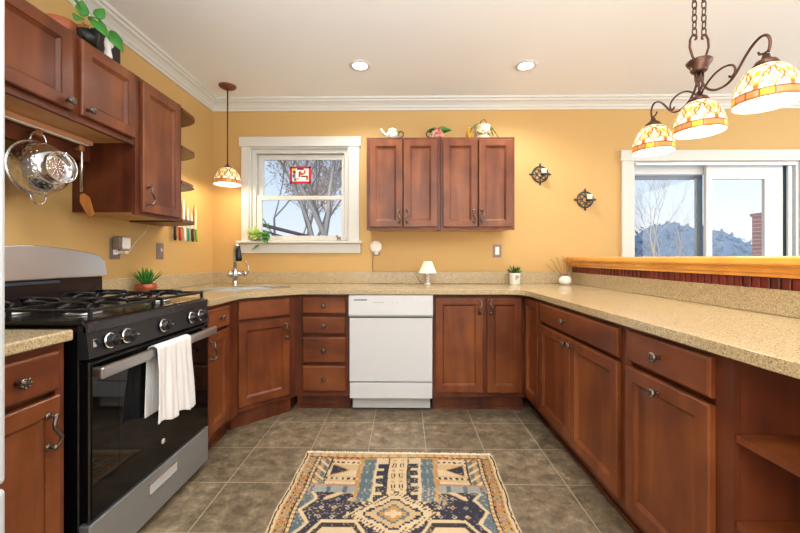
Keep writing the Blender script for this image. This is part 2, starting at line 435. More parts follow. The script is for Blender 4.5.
# ---------------------------------------------------------------- cabinet hardware
def knob_mb():
    k = MB(); M = RX(R(90))
    k.lathe([(.0, 0), (.009, 0), (.006, .004), (.0055, .012), (.012, .016), (.0165, .021), (.0165, .025), (.011, .029), (.0, .030)], 14, M)
    for i in range(7):
        a = 2 * pi * i / 7; k.sphere((.0125 * cos(a), -.027, .0125 * sin(a)), .0042, 6)
    return k
KNOB = None
def add_knob(parent, x, y, z):
    global KNOB
    if KNOB is None: KNOB = knob_mb().build('knob', PEWT, parent); o = KNOB
    else: o = KNOB.copy(); COL.objects.link(o); o.parent = parent
    o.location = (x, y, z); return o
def pull_mb():
    k = MB()
    for z in (-.046, .046):
        k.tube([(0, 0, z), (0, -.022, z)], .0045, 8)
        k.lathe([(.0, 0), (.011, 0), (.011, .003), (.006, .006), (0, .006)], 12, TR((0, -.0, z)) @ RX(R(90)))
        k.lathe([(.0, 0), (.009, .001), (.009, .005), (.0, .008)], 12, TR((0, -.022, z)) @ RX(R(90)))
    pts = []
    for i in range(21):
        t = i / 20; z = -.046 + .092 * t
        pts.append((.011 * sin(2 * pi * t), -.026 - .006 * sin(pi * t), z))
    k.tube(pts, [.004 + .0022 * sin(pi * i / 20) for i in range(21)], 8)
    return k
PULL = None
def add_pull(parent, x, y, z, flip=False):
    global PULL
    if PULL is None: PULL = pull_mb().build('handle', PEWT, parent); o = PULL
    else: o = PULL.copy(); COL.objects.link(o); o.parent = parent
    o.location = (x, y, z); o.scale = (-1 if flip else 1, 1, 1); return o

DOOR_R = [(0, -.015), (.004, -.0195), (.050, -.0195), (.051, -.0150), (.053, -.0150), (.063, -.0055), (.064, -.0045)]
SLAB_R = [(0, -.012), (.003, -.016), (.009, -.0195)]
def door(parent, x0, x1, z0, z1, m=None, name='door'):
    cx = (x0 + x1) / 2; w_ = x1 - x0
    rg = DOOR_R if w_ > .2 else [(a * .62 if a > .01 else a, b_) for a, b_ in DOOR_R]
    o = MB().panel(-w_ / 2, w_ / 2, 0, z1 - z0, rg).build(name, m or W_CH, parent, recalc=True); o.location = (cx, -.001, z0); return o
def drawer(parent, x0, x1, z0, z1, name='drawer'):
    cx = (x0 + x1) / 2; w_ = x1 - x0
    o = MB().panel(-w_ / 2, w_ / 2, 0, z1 - z0, SLAB_R).build(name, W_CHH, parent, recalc=True); o.location = (cx, -.001, z0); return o
def base(label, loc, rz, w_, depth=.60, side=None, frame=None, toe=True, group='base cabinets along the three kitchen walls'):
    """local: x 0..w along the front, face at y=0, depth to +y"""
    t = thing('base_cabinet', label, 'cabinet', loc, rz, group)
    MB().box(0.001, w_ - .001, .018, depth, .115, .853).build('body', W_DK, t)
    if frame is None: frame = [(0, .03), (w_ - .03, w_)]
    f_ = MB(); f_.box(0.002, w_ - .002, .0008, .0185, .116, .150).box(0.002, w_ - .002, .0008, .0185, .822, .852)
    for a, c in frame: f_.box(max(a, .001), min(c, w_ - .001), 0, .019, .115, .853)
    f_.build('face_frame', W_DK, t)
    if toe:
        k = MB().box(0.001, w_ - .001, .075, depth, 0, .115); k.box(.001, w_ - .001, .066, .075, 0, .018); k.build('toe_kick', W_DK, t)
    return t
ZT, ZD0, ZD1, ZB = .833, .713, .697, .150     # drawer top, drawer bottom, door top, door bottom
XF = -1.07                                     # left run face
# left run, near the fridge
t = base('cherry base cabinet between the refrigerator edge and the range, pewter knob and S pull', (XF, .85, 0), R(90), .303)
a = drawer(t, .012, .272, ZD0, ZT); add_knob(a, 0, -.0195, .06)
a = door(t, .012, .272, ZB, ZD1); add_pull(a, .088, -.0195, .452)
# left run beyond the range
t = base('narrow cherry base cabinet just right of the range, one drawer over one door', (XF, 1.972, 0), R(90), .392, frame=[(0, .02), (.245, .392)])
a = drawer(t, .008, .245, ZD0, ZT); add_knob(a, .0, -.0195, .06)
a = door(t, .008, .245, ZB, ZD1); add_pull(a, -.104, -.0195, .46)
# diagonal sink cabinet
cx, cy = -.945, 2.515
t = thing('sink_cabinet', 'angled cherry corner cabinet under the sink with false drawer front', 'cabinet', (cx, cy, 0), R(45), 'base cabinets along the three kitchen walls')
inv = Matrix.Rotation(-R(45), 2)
def loc2(p): q = inv @ Vector((p[0] - cx, p[1] - cy)); return (q.x, q.y)
poly = [loc2(p) for p in ((-1.068, 2.392), (-.822, 2.638), (-.80, 2.675), (-.80, 3.275), (-1.705, 3.275), (-1.705, 2.367), (-1.09, 2.367))]
MB().prism(poly, .115, .60).build('body', W_DK, t)
hw = .192
fr = MB(); fr.box(-.212, .212, -.0012, .016, .116, .15).box(-.212, .212, -.0012, .016, .822, .852).box(-.213, -.175, -.002, .017, .115, .853).box(.175, .213, -.002, .017, .115, .853).box(-.2, .2, .004, .02, .15, .822)
fr.build('face_frame', W_DK, t)
MB().prism([loc2(p) for p in ((-1.13, 2.40), (-.835, 2.695), (-.82, 3.2), (-1.65, 3.2), (-1.65, 2.40))], 0, .115).build('toe_kick', W_DK, t)
a = drawer(t, -.190, .168, ZD0 - .005, ZT, 'false_drawer_front')
a = door(t, -.190, .168, ZB, ZD1 - .006); add_pull(a, .148, -.0195, .455)
# back run : drawer stack
t = base('cherry cabinet with a stack of four drawers left of the dishwasher', (-.80, 2.68, 0), 0, .396, .595, frame=[(0, .062), (.376, .396)])
for z0, z1 in ((ZD0, ZT), (.568, .690), (.362, .545), (.155, .338)):
    a = drawer(t, .062, .376, z0, z1); add_knob(a, 0, -.0195, (z1 - z0) / 2)
t = base('cherry base cabinet with two tall doors right of the dishwasher', (.203, 2.68, 0), 0, .664, .595, frame=[(0, .02), (.350, .388), (.628, .664)])
a = door(t, .014, .356, ZB, ZT); add_pull(a, .143, -.0195, .615, True)
a = door(t, .382, .630, ZB, ZT); add_pull(a, -.095, -.0195, .615)
# right run (faces -x, local x runs towards the camera)
XG = .868
t = base('cherry corner base cabinet with one very narrow door where the peninsula starts', (XG, 3.275, 0), R(-90), .895, .585, frame=[(0, .61), (.872, .895)])
a = door(t, .618, .880, ZB, ZT)
t = base('wide cherry peninsula cabinet with one long drawer over two doors', (XG, 2.379, 0), R(-90), .900, .585, frame=[(0, .018), (.870, .900)])
a = drawer(t, .014, .876, ZD0, ZT); add_knob(a, -.05, -.0195, .06)
a = door(t, .014, .449, ZB, ZD1); add_knob(a, .185, -.0195, .515)
a = door(t, .453, .876, ZB, ZD1); add_knob(a, -.185, -.0195, .515)
t = base('cherry peninsula cabinet nearest the camera with knob centred atop its single door', (XG, 1.478, 0), R(-90), .485, .585, frame=[(0, .045), (.428, .485)])
a = drawer(t, .041, .428, ZD0 + .008, ZT + .004); add_knob(a, -.01, -.0195, .06)
a = door(t, .030, .428, ZB, ZD1 + .004); add_knob(a, -.01, -.0195, .510)
# open curved end shelves
t = thing('end_shelf', 'open cherry end shelf unit with rounded shelves finishing the peninsula', 'shelf', (0, 0, 0))
def arc(x0, y0, rx, ry, a0, a1, n=14): return [(x0 + rx * cos(a0 + (a1 - a0) * i / n), y0 + ry * sin(a0 + (a1 - a0) * i / n)) for i in range(n + 1)]
shp = [(1.452, .991), (.872, .991)] + [(.872, .80)] + arc(1.452, .80, -.58, -.40, 0, pi / 2)
for z in (.115, .42, .648): MB().prism(shp, z - .02, z).build('shelf', W_CHH, t)
MB().box(1.452, 1.470, .40, .991, 0, .853).build('back_panel', W_DK, t)
MB().prism([(1.45, .985), (.95, .985), (.95, .82)] + arc(1.45, .82, -.5, -.34, 0, pi / 2), 0, .094).build('toe_kick', W_DK, t)

# ---------------------------------------------------------------- worktop
ZK0, ZK1 = .855, .889
SC = Vector((-1.175, 2.748)); ux = Vector((.7071, .7071)); uy = Vector((-.7071, .7071))
def sink_pt(a, k=1.0):
    c_, s_ = cos(a), sin(a)
    p = SC + ux * (.32 * k * math.copysign(abs(c_) ** .7, c_)) + uy * (.19 * k * math.copysign(abs(s_) ** .7, s_)); return (p.x, p.y)
hole = [sink_pt(2 * pi * i / 40) for i in range(40)]
outer = [(XL + .001, 1.971), (-1.038, 1.971), (-1.038, 2.32), (-1.022, 2.36)] + [(-.81, 2.572), (-.78, 2.60), (-.745, 2.618), (-.69, 2.63)] + [(.72, 2.63), (.765, 2.622), (.80, 2.60), (.825, 2.565), (.835, 2.52)] + [(.835, .86)] + \
    arc(1.472, .83, -.635, -.45, 0.0, pi / 2, 20) + [(1.472, YB - .001), (XL + .001, YB - .001)]
ct = thing('countertop', 'beige speckled stone worktop running from the range around to the peninsula', 'countertop')
MB().prism(outer, ZK0, ZK1, hole=hole).build('slab', GRAN, ct, mods=[('BEVEL', dict(width=.006, segments=3, limit_method='ANGLE', angle_limit=R(50)))])
MB().box(XL + .001, XL + .02, 1.975, YB - .021, ZK1, .992, .003).build('backsplash', GRAN, ct)
MB().box(XL + .001, 1.455, YB - .021, YB - .001, ZK1, .992, .003).build('backsplash', GRAN, ct)
MB().box(1.455, 1.4735, .40, YB - .001, ZK1, .990, .003).build('backsplash', GRAN, ct)
ct = thing('countertop', 'short speckled stone worktop piece left of the range', 'countertop')
MB().prism([(XL + .001, .845), (-1.040, .845), (-1.040, 1.155), (XL + .001, 1.155)], ZK0, ZK1).build('slab', GRAN, ct, mods=[('BEVEL', dict(width=.006, segments=3, limit_method='ANGLE', angle_limit=R(50)))])
MB().box(XL + .001, XL + .02, .845, 1.168, ZK1, .992, .003).build('backsplash', GRAN, ct)
# sink
sk = thing('kitchen_sink', 'stainless undermount sink set into the angled corner worktop', 'sink')
def skf(u, v):
    a = 2 * pi * u; prof_ = [(.992, ZK1 - .004), (.985, ZK0 - .0015), (.97, .80), (.93, .70), (.75, .685), (.12, .68)]
    k, z = prof_[int(round(v * 5))]; p = sink_pt(a, k); return (p[0], p[1], z)
mb = MB().grid(skf, 48, 6, closeu=True); mb.build('basin', mat('sink_steel', '#8a8884', .42, .7), sk, mods=[('SOLIDIFY', dict(thickness=.0012))])
MB().lathe([(0, .676), (.04, .676), (.045, .683), (.03, .684), (0, .681)], 20, TR((SC.x, SC.y, 0))).build('drain', CHROME, sk)
# faucet
fx, fy = -1.354, 2.945
fa = thing('faucet', 'brushed nickel pull-out faucet with black grip behind the corner sink', 'faucet', (fx, fy, ZK1 + .0005), R(-45))
mb = MB().lathe([(0, 0), (.03, 0), (.03, .006), (.022, .012), (.02, .05), (.024, .065), (.028, .08), (.028, .115), (.02, .13), (.014, .14), (0, .14)], 24)
mb.tube([(0, -.03, .097), (0, .075, .097)], .024, 16); mb.sphere((0, .075, .097), .025, 16)
mb.sphere((0, -.035, .097), .027, 16)
mb.build('body', NICK, fa)
pts = [(0, 0, .12)] + [(0, 0, .12 + .02 * i) for i in range(1, 9)] + [(.055 - .055 * cos(a_), -.055 * (1 - cos(a_)) * .3, .29 + .055 * sin(a_)) for a_ in [pi * i / 10 for i in range(1, 9)]]
MB().tube([(0, 0, .12), (0, 0, .22), (.003, 0, .27), (.016, 0, .308), (.040, 0, .322), (.062, 0, .305)], [.013, .013, .015, .018, .019, .018], 14).build('spout', NICK, fa)
MB().tube([(.061, 0, .303), (.069, 0, .27), (.075, 0, .235), (.079, 0, .20)], [.0185, .020, .023, .024], 14).build('spray_head', BLACKP, fa)
MB().tube([(0, .098, .10), (0, .112, .125), (0, .105, .16), (0, .09, .185), (0, .078, .20)], [.006, .006, .0055, .006, .009], 8).build('lever', NICK, fa)

# ---------------------------------------------------------------- upper cabinets
def upper(label, loc, rz, w_, h, depth, frame, group='wall cabinets'):
    t = thing('wall_cabinet', label, 'cabinet', loc, rz, group)
    MB().box(0.001, w_ - .001, .018, depth, .012, h).build('body', W_DK, t)
    MB().box(.012, w_ - .012, .02, depth - .002, 0.008, .0125).build('bottom_panel', W_LT, t)
    f_ = MB(); f_.box(0.002, w_ - .002, .0008, .0185, .001, .03).box(0.002, w_ - .002, .0008, .0185, h - .03, h - .001)
    for a, c in frame: f_.box(max(a, .001), min(c, w_ - .001), 0, .019, 0, h)
    f_.build('face_frame', W_DK, t)
    return t
UB, UT = 1.336, 2.072
fl = [(0, .03), (.56, .59)]
t = upper('cherry two-door wall cabinet nearer the sink window', (-.306, 2.96, UB), 0, .587, UT - UB, .318, [(0, .03), (.557, .587)])
a = door(t, .022, .286, .022, UT - UB - .022); add_pull(a, .105, -.0195, .085)
a = door(t, .295, .562, .022, UT - UB - .022); add_pull(a, -.105, -.0195, .085, True)
t = upper('cherry two-door wall cabinet on the right of the pair beside the wall sconces', (.282, 2.96, UB), 0, .587, UT - UB, .318, [(0, .03), (.557, .587)])
a = door(t, .018, .292, .022, UT - UB - .022); add_pull(a, .108, -.0195, .085)
a = door(t, .300, .565, .022, UT - UB - .022); add_pull(a, -.108, -.0195, .085, True)
XU = -1.382
t = upper('tall single-door cherry wall cabinet with S pull at the right end of the left wall', (XU, 1.885, UB), R(90), .395, .718, .325, [(0, .04), (.36, .395)])
a = door(t, .036, .355, .018, .70); add_pull(a, -.128, -.0195, .09)
t = upper('short cherry wall cabinet over the range with two lift-height doors', (XU, 1.125, 1.688), R(90), .757, .366, .325, [(0, .03), (.385, .43), (.727, .757)])
a = door(t, .02, .385, .030, .352); add_knob(a, .155, -.0195, .03)
a = door(t, .428, .742, .030, .352); add_knob(a, -.13, -.0195, .03)
# quarter round open shelves beside the tall cabinet
sh = thing('corner_shelf', 'four small quarter-round cherry shelves at the end of the tall wall cabinet', 'shelf', (XL + .002, 2.282, UB))
q = [(0, 0), (.330, 0), (.320, .12)] + arc(.0, .12, .320, .20, 0, pi / 2, 14)[1:]
for z in (0, .238, .455, .688): MB().prism(q, z, z + .018).build('shelf', W_DK, sh)
# dark hanging rail on the wall, two pegs
rl = thing('hanging_rail', 'dark wooden board with round pegs on the wall above the range', 'rail', (XL + .002, 0, 0))
MB().box(.075, .100, .90, 1.882, 1.60, 1.684, .003).box(0, .076, 1.85, 1.88, 1.61, 1.68).box(0, .076, .92, .95, 1.61, 1.68).build('board', W_DK, rl)
for y_, z_ in ((1.575, 1.648), (1.785, 1.645)):
    MB().lathe([(0, 0), (.008, 0), (.007, .02), (.012, .028), (.016, .034), (.014, .042), (0, .045)], 14, TR((.100, y_, z_)) @ RY(R(90))).build('peg', W_SP, rl)
ul = thing('under_cabinet_light', 'slim tan light bar under the short cabinet over the range', 'light', (-1.575, 1.24, 1.666))
MB().box(-.018, .018, 0, .6, .005, .03, .004).build('housing', mat('light_bar_tan', '#c98f63', .5), ul)
MB().box(-.012, .012, .02, .58, 0, .006, .002).build('lens', mat('light_bar_lens', '#f2e6d4', .4), ul)

# ---------------------------------------------------------------- range
rg = thing('gas_range', 'black and stainless gas range against the left wall with a towel on its handle', 'stove', (-.018, 1.212, 0))
RW = .75
MB().box(-1.68, -1.062, 0.004, RW - .004, .03, .885, .003).build('body', BLK, rg)
for x_ in (-1.63, -1.12):
    for y_ in (.05, RW - .05): MB().lathe([(0, 0), (.018, 0), (.018, .012), (.01, .014), (.01, .032), (0, .032)], 10, TR((x_, y_, 0))).build('levelling_foot', BLACKP, rg)
mb = MB(); mb.box(-1.68, -1.045, 0, RW, .885, .903, .006, seg=2); mb.build('cooktop', BLK, rg)
# sloped control panel
cp = MB(); pf = [(-1.062, .775), (-1.022, .778), (-1.032, .862), (-1.036, .886), (-1.062, .886)]
r0 = [cp.bm.verts.new((x, 0, z)) for x, z in pf]; r1 = [cp.bm.verts.new((x, RW, z)) for x, z in pf]
for i in range(5): cp.bm.faces.new((r0[i], r0[(i + 1) % 5], r1[(i + 1) % 5], r1[i]))
cp.bm.faces.new(r0); cp.bm.faces.new(r1[::-1]); cp.build('control_panel', PANEL, rg, recalc=True)
MB().box(-1.046, -1.028, 0, RW, .861, .896, .004, seg=2).build('front_lip', mat('dark_lip', '#4b4a4c', .25, .7), rg)
for k_, y_ in enumerate((.085, .165, .375, .585, .665)):
    o = MB().lathe([(0, 0), (.027, 0), (.027, .008), (.0225, .012), (.0215, .030), (.018, .033), (0, .033)], 20).box(-.0045, .0045, -.021, .021, .030, .041, .002).build('control_knob', BLKM, rg)
    o.location = (-1.027, y_, .822); o.rotation_euler = (0, R(83), 0)
    r_ = MB().lathe([(.0225, .0085), (.0285, .0085), (.0285, .0105), (.0225, .0120)], 20, cap=False).build('ring', CHROME, o)
    c_ = MB().box(-.001, .001, .004, .019, .0412, .0416).build('indicator', CHROME, o)
MB().box(-1.0285, -1.0262, .020, .036, .805, .84, .0008).build('badge', CHROME, rg)
# oven door
dr = MB().box(-1.062, -1.026, .004, RW - .004, .232, .768, .004).build('oven_door', BLK, rg)
MB().box(-1.0262, -1.0225, .012, RW - .012, .238, .762, .001).build('door_glass', BLKG, dr)
MB().box(-1.0224, -1.0222, .13, .62, .36, .67).build('oven_window', mat('oven_window_glass', '#0d0d10', .02), dr)
hb = MB(); hb.box(-1.0, -.978, -.0, RW, .712, .752, .006, seg=2)
hb.box(-1.024, -.985, .012, .034, .718, .746, .003).box(-1.024, -.985, RW - .034, RW - .012, .718, .746, .003)
hb.build('handle', STEEL, dr)
MB().lathe([(0, 0), (.011, 0), (.011, .0015), (0, .0015)], 20, TR((-1.0226, .375, .325)) @ RY(R(90))).build('emblem', mat('emblem_white', '#e9e9ea', .3), dr)
MB().lathe([(.006, .0015), (.0075, .0015), (.0075, .002), (.006, .002)], 20, TR((-1.0226, .375, .325)) @ RY(R(90)), cap=False).build('emblem_ring', GREYP, dr)
# lower drawer
dw_ = MB().box(-1.062, -1.024, .003, RW - .003, .045, .224, .005, seg=2).build('storage_drawer', STEELD, rg)
mb = MB(); mb.box(-1.0245, -1.021, .285, .475, .184, .190, .001).box(-1.0245, -1.021, .285, .475, .142, .146, .001).box(-1.0245, -1.021, .285, .289, .142, .19).box(-1.0245, -1.021, .471, .475, .142, .19)
mb.build('handle_surround', CHROME, dw_)
MB().box(-1.0242, -1.0232, .289, .471, .146, .184).build('handle_recess', mat('pale_steel', '#d9dadb', .4, .5), dw_)
# backguard with arched top
bgd = MB(); pts = []
n = 24
for i in range(n + 1):
    t_ = i / n; y_ = t_ * RW; e_ = min(t_, 1 - t_) * RW
    z_ = 1.125 + .042 * sin(pi * t_) - (.03 * (1 - min(1, e_ / .04)) ** 2)
    pts.append((y_, z_))
poly = [(0, 1.018)] + pts + [(RW, 1.018)]
# prism in y-z, extruded along x; slight backwards slope
t_ = bmesh.new(); fr_ = [t_.verts.new((-1.565 - (z - 1.018) * .18, y, z)) for y, z in poly]; bk = [t_.verts.new((-1.68, y, z)) for y, z in poly]
t_.faces.new(fr_); t_.faces.new(bk[::-1])
for i in range(len(poly)):
    j = (i + 1) % len(poly); t_.faces.new((fr_[i], bk[i], bk[j], fr_[j]))
bmesh.ops.recalc_face_normals(t_, faces=t_.faces[:]); bgd._merge(t_)
bgd.build('backguard', STEEL, rg, mods=[('BEVEL', dict(width=.005, segments=2, limit_method='ANGLE', angle_limit=R(40)))])
MB().box(-1.68, -1.59, .008, RW - .008, .903, 1.018).build('backguard_base', mat('brown_black_panel', '#2b2022', .25, .4), rg)
MB().box(-1.592, -1.588, .25, .50, .998, 1.012, .001).build('vent_strip', mat('vent_blue_grey', '#55627a', .3, .5), rg)
# burners and grates
for (x_, y_) in ((-1.19, .17), (-1.19, .58), (-1.47, .17), (-1.47, .58)):
    o = MB().lathe([(0, 0), (.055, 0), (.058, .004), (.048, .009), (0, .009)], 22).build('burner', STEEL, rg); o.location = (x_, y_, .903)
    MB().lathe([(0, .009), (.036, .009), (.038, .013), (.034, .018), (0, .019)], 20).build('burner_cap', BLKM, o)
def grate():
    g = MB(); x0, x1, y0, y1 = -.285, .285, -.165, .165; z = .036
    ring = [(x0, y0), (x1, y0), (x1, y1), (x0, y1)]
    g.box(x0, x1, y0, y0 + .012, z - .010, z, .003).box(x0, x1, y1 - .012, y1, z - .010, z, .003).box(x0 + .0006, x0 + .0126, y0 + .002, y1 - .002, z - .0105, z + .0006).box(x1 - .0126, x1 - .0006, y0 + .002, y1 - .002, z - .0105, z + .0006)
    g.box(-.006, .006, y0 + .002, y1 - .002, z - .0105, z + .0006)
    for x_ in (x0 + .006, x1 - .006, 0):
        for y_ in (y0 + .006, y1 - .006): g.box(x_ - .006, x_ + .006, y_ - .006, y_ + .006, 0, z - .005, .002)
    for cx_ in (-.14, .14):
        for a_ in (0, 90, 180, 270):
            dx, dy = cos(R(a_)), sin(R(a_)); L = .135 if dx else .155
            p = [(cx_ + dx * L, dy * L, z - .006), (cx_ + dx * (L * .75), dy * L * .75, z + .004), (cx_ + dx * .045, dy * .045, z + .004), (cx_ + dx * .025, dy * .025, z - .004)]
            g.tube(p, .0072, 8)
        g.tube([(cx_ - .075, -.10, z - .008), (cx_ - .075, -.085, z + .008), (cx_ - .04, -.075, z + .010), (cx_ + .04, -.075, z + .010), (cx_ + .075, -.085, z + .008), (cx_ + .075, -.10, z - .008)], .006, 8)
        g.tube([(cx_ - .075, .10, z - .008), (cx_ - .075, .085, z + .008), (cx_ - .04, .075, z + .010), (cx_ + .04, .075, z + .010), (cx_ + .075, .085, z + .008), (cx_ + .075, .10, z - .008)], .006, 8)
    return g
for y_ in (.19, .56):
    o = grate().build('grate', BLKM, rg); o.location = (-1.325, y_, .9035)

# towel draped over the oven handle
def towel():
    y0, y1 = 1.215 + .252, 1.215 + .485
    m_ = MB(); zt = .7575; xf = -.9905; xb = -1.0245
    def fn(u, v):
        # v 0 front hem -> 1 back hem ; u across
        spread = 1 + .10 * (1 - v if v < .5 else 0)
        y = (y0 + y1) / 2 + (u - .5) * (y1 - y0) * (1 + .18 * max(0, (.42 - v)) / .42)
        fold = .0062 * sin(u * 19 + .6 * sin(v * 6)) + .0035 * sin(u * 41 + 1.3)
        if v < .56:
            k = v / .56; hem = .452 - .03 * (u - .2) + .008 * sin(u * 13)
            z = hem + (zt - .01 - hem) * k; x = xf + .012 * (1 - k) + fold * (1.25 - k) + .004
        elif v < .64:
            a = (v - .56) / .08 * pi; z = zt - .01 + .014 * sin(a); c_ = (xf + .004 + xb) / 2; r = (xf + .004 - xb) / 2
            x = c_ + r * cos(a) + fold * .25 * (1 - a / pi); 
        else:
            k = (v - .64) / .36; z = zt - .01 - k * .27; x = xb - .002 - abs(fold) * .1
            y -= .012 * k
        return (x, y, z)
    m_.grid(fn, 60, 56); return m_
o = towel().build('dish_towel', CLOTH, mods=[('SOLIDIFY', dict(thickness=.003, offset=1)), ('SUBSURF', dict(levels=1, render_levels=1))])
tag(o, 'white cotton dish towel draped over the oven door handle', 'towel')

# ---------------------------------------------------------------- dishwasher
dw = thing('dishwasher', 'white front-loading dishwasher between the drawer stack and double doors', 'dishwasher', (-.1005, 2.655, 0))
hw = .2975
MB().box(-hw, hw, .025, .59, .105, .85).build('tub', APPL, dw)
p = MB(); n = 20; prof_ = [(.0, .848), (-.016, .848), (-.024, .840), (-.030, .712), (-.020, .698), (.0, .698)]
r0 = [p.bm.verts.new((-hw, y, z)) for y, z in prof_]; r1 = [p.bm.verts.new((hw, y, z)) for y, z in prof_]
for i in range(6): p.bm.faces.new((r0[i], r0[(i + 1) % 6], r1[(i + 1) % 6], r1[i]))
p.bm.faces.new(r0); p.bm.faces.new(r1[::-1]); p.box(-hw, hw, 0, .026, .70, .848)
p.build('control_panel', APPL, dw, recalc=True)
# raised curved control face
cf = MB(); top = []
poly = [(-.285, .834)] + [(-.285 + .57 * i / 20, .834 - (.108) * (sin(pi * (i / 20)) ** .38)) for i in range(1, 20)] + [(.285, .834)]
cf.prism(poly, 0, .003, M=Matrix(((1, 0, 0, 0), (0, 0, -1, -.0225), (0, 1, 0, 0), (0, 0, 0, 1)))); cf.build('control_face', mat('enamel_face', '#d2d3d5', .25, coat=.4), dw, recalc=True)
mk = MB()
for x0, x1, z, h_ in ((-.262, -.172, .812, .008),): 
    x = x0
    while x < x1: mk.box(x, x + .0075, -.0262, -.0255, z, z + h_); x += .0095
mk.build('brand_lettering', mat('lettering_black', '#0c0c0e', .5), dw)
mk = MB()
for x0, x1, z in ((-.125, -.055, .796), (-.125, -.055, .779), (-.01, .11, .779)):
    x = x0
    while x < x1: mk.box(x, x + .006, -.0262, -.0255, z, z + .003); x += .0085
for x0, x1, z in ((-.125, -.055, .763), (0, .105, .763)):
    x = x0
    while x < x1: mk.box(x, x + .004, -.0262, -.0255, z, z + .0018); x += .016
mk.box(.012, .016, -.0262, -.0255, .795, .799).box(.046, .05, -.0262, -.0255, .795, .799).box(-.035, .012, -.0262, -.0255, .753, .7545)
mk.build('button_legends', GREYP, dw)
MB().box(-.296, .296, -.010, .026, .232, .684, .005, seg=2).build('door', APPL, dw)
MB().box(-.29, .29, .006, .026, .60, .70).build('handle_shadow_gap', GREYP, dw)  # grey strip whose colour stands in for the shade in the handle recess
MB().box(-.294, .294, -.008, .026, .112, .224, .004, seg=2).build('access_panel', APPL, dw)
MB().box(-.285, .285, .075, .10, .012, .112, .003).build('toe_panel', mat('toe_grey', '#c4c4c3', .45), dw)

# ---------------------------------------------------------------- refrigerator edge
fr = thing('refrigerator', 'pale grey refrigerator front edge at the far left', 'refrigerator', (0, 0, 0))
FG = mat('fridge_grey', '#b9bdbf', .55)
MB().box(-1.70, -.975, .02, .838, .02, 1.90, .006).build('body', FG, fr)
MB().box(-.972, -.909, .02, .838, .60, 1.90, .010, seg=2).build('door', FG, fr)
MB().box(-.972, -.909, .02, .838, .05, .59, .010, seg=2).build('freezer_drawer', FG, fr)
MB().tube([(-.914, .08, .80), (-.88, .08, .83), (-.88, .08, 1.5), (-.914, .08, 1.53)], .01, 10).build('handle', STEEL, fr)
MB().box(-1.68, -.98, .05, .80, 0, .02).build('foot', BLACKP, fr)

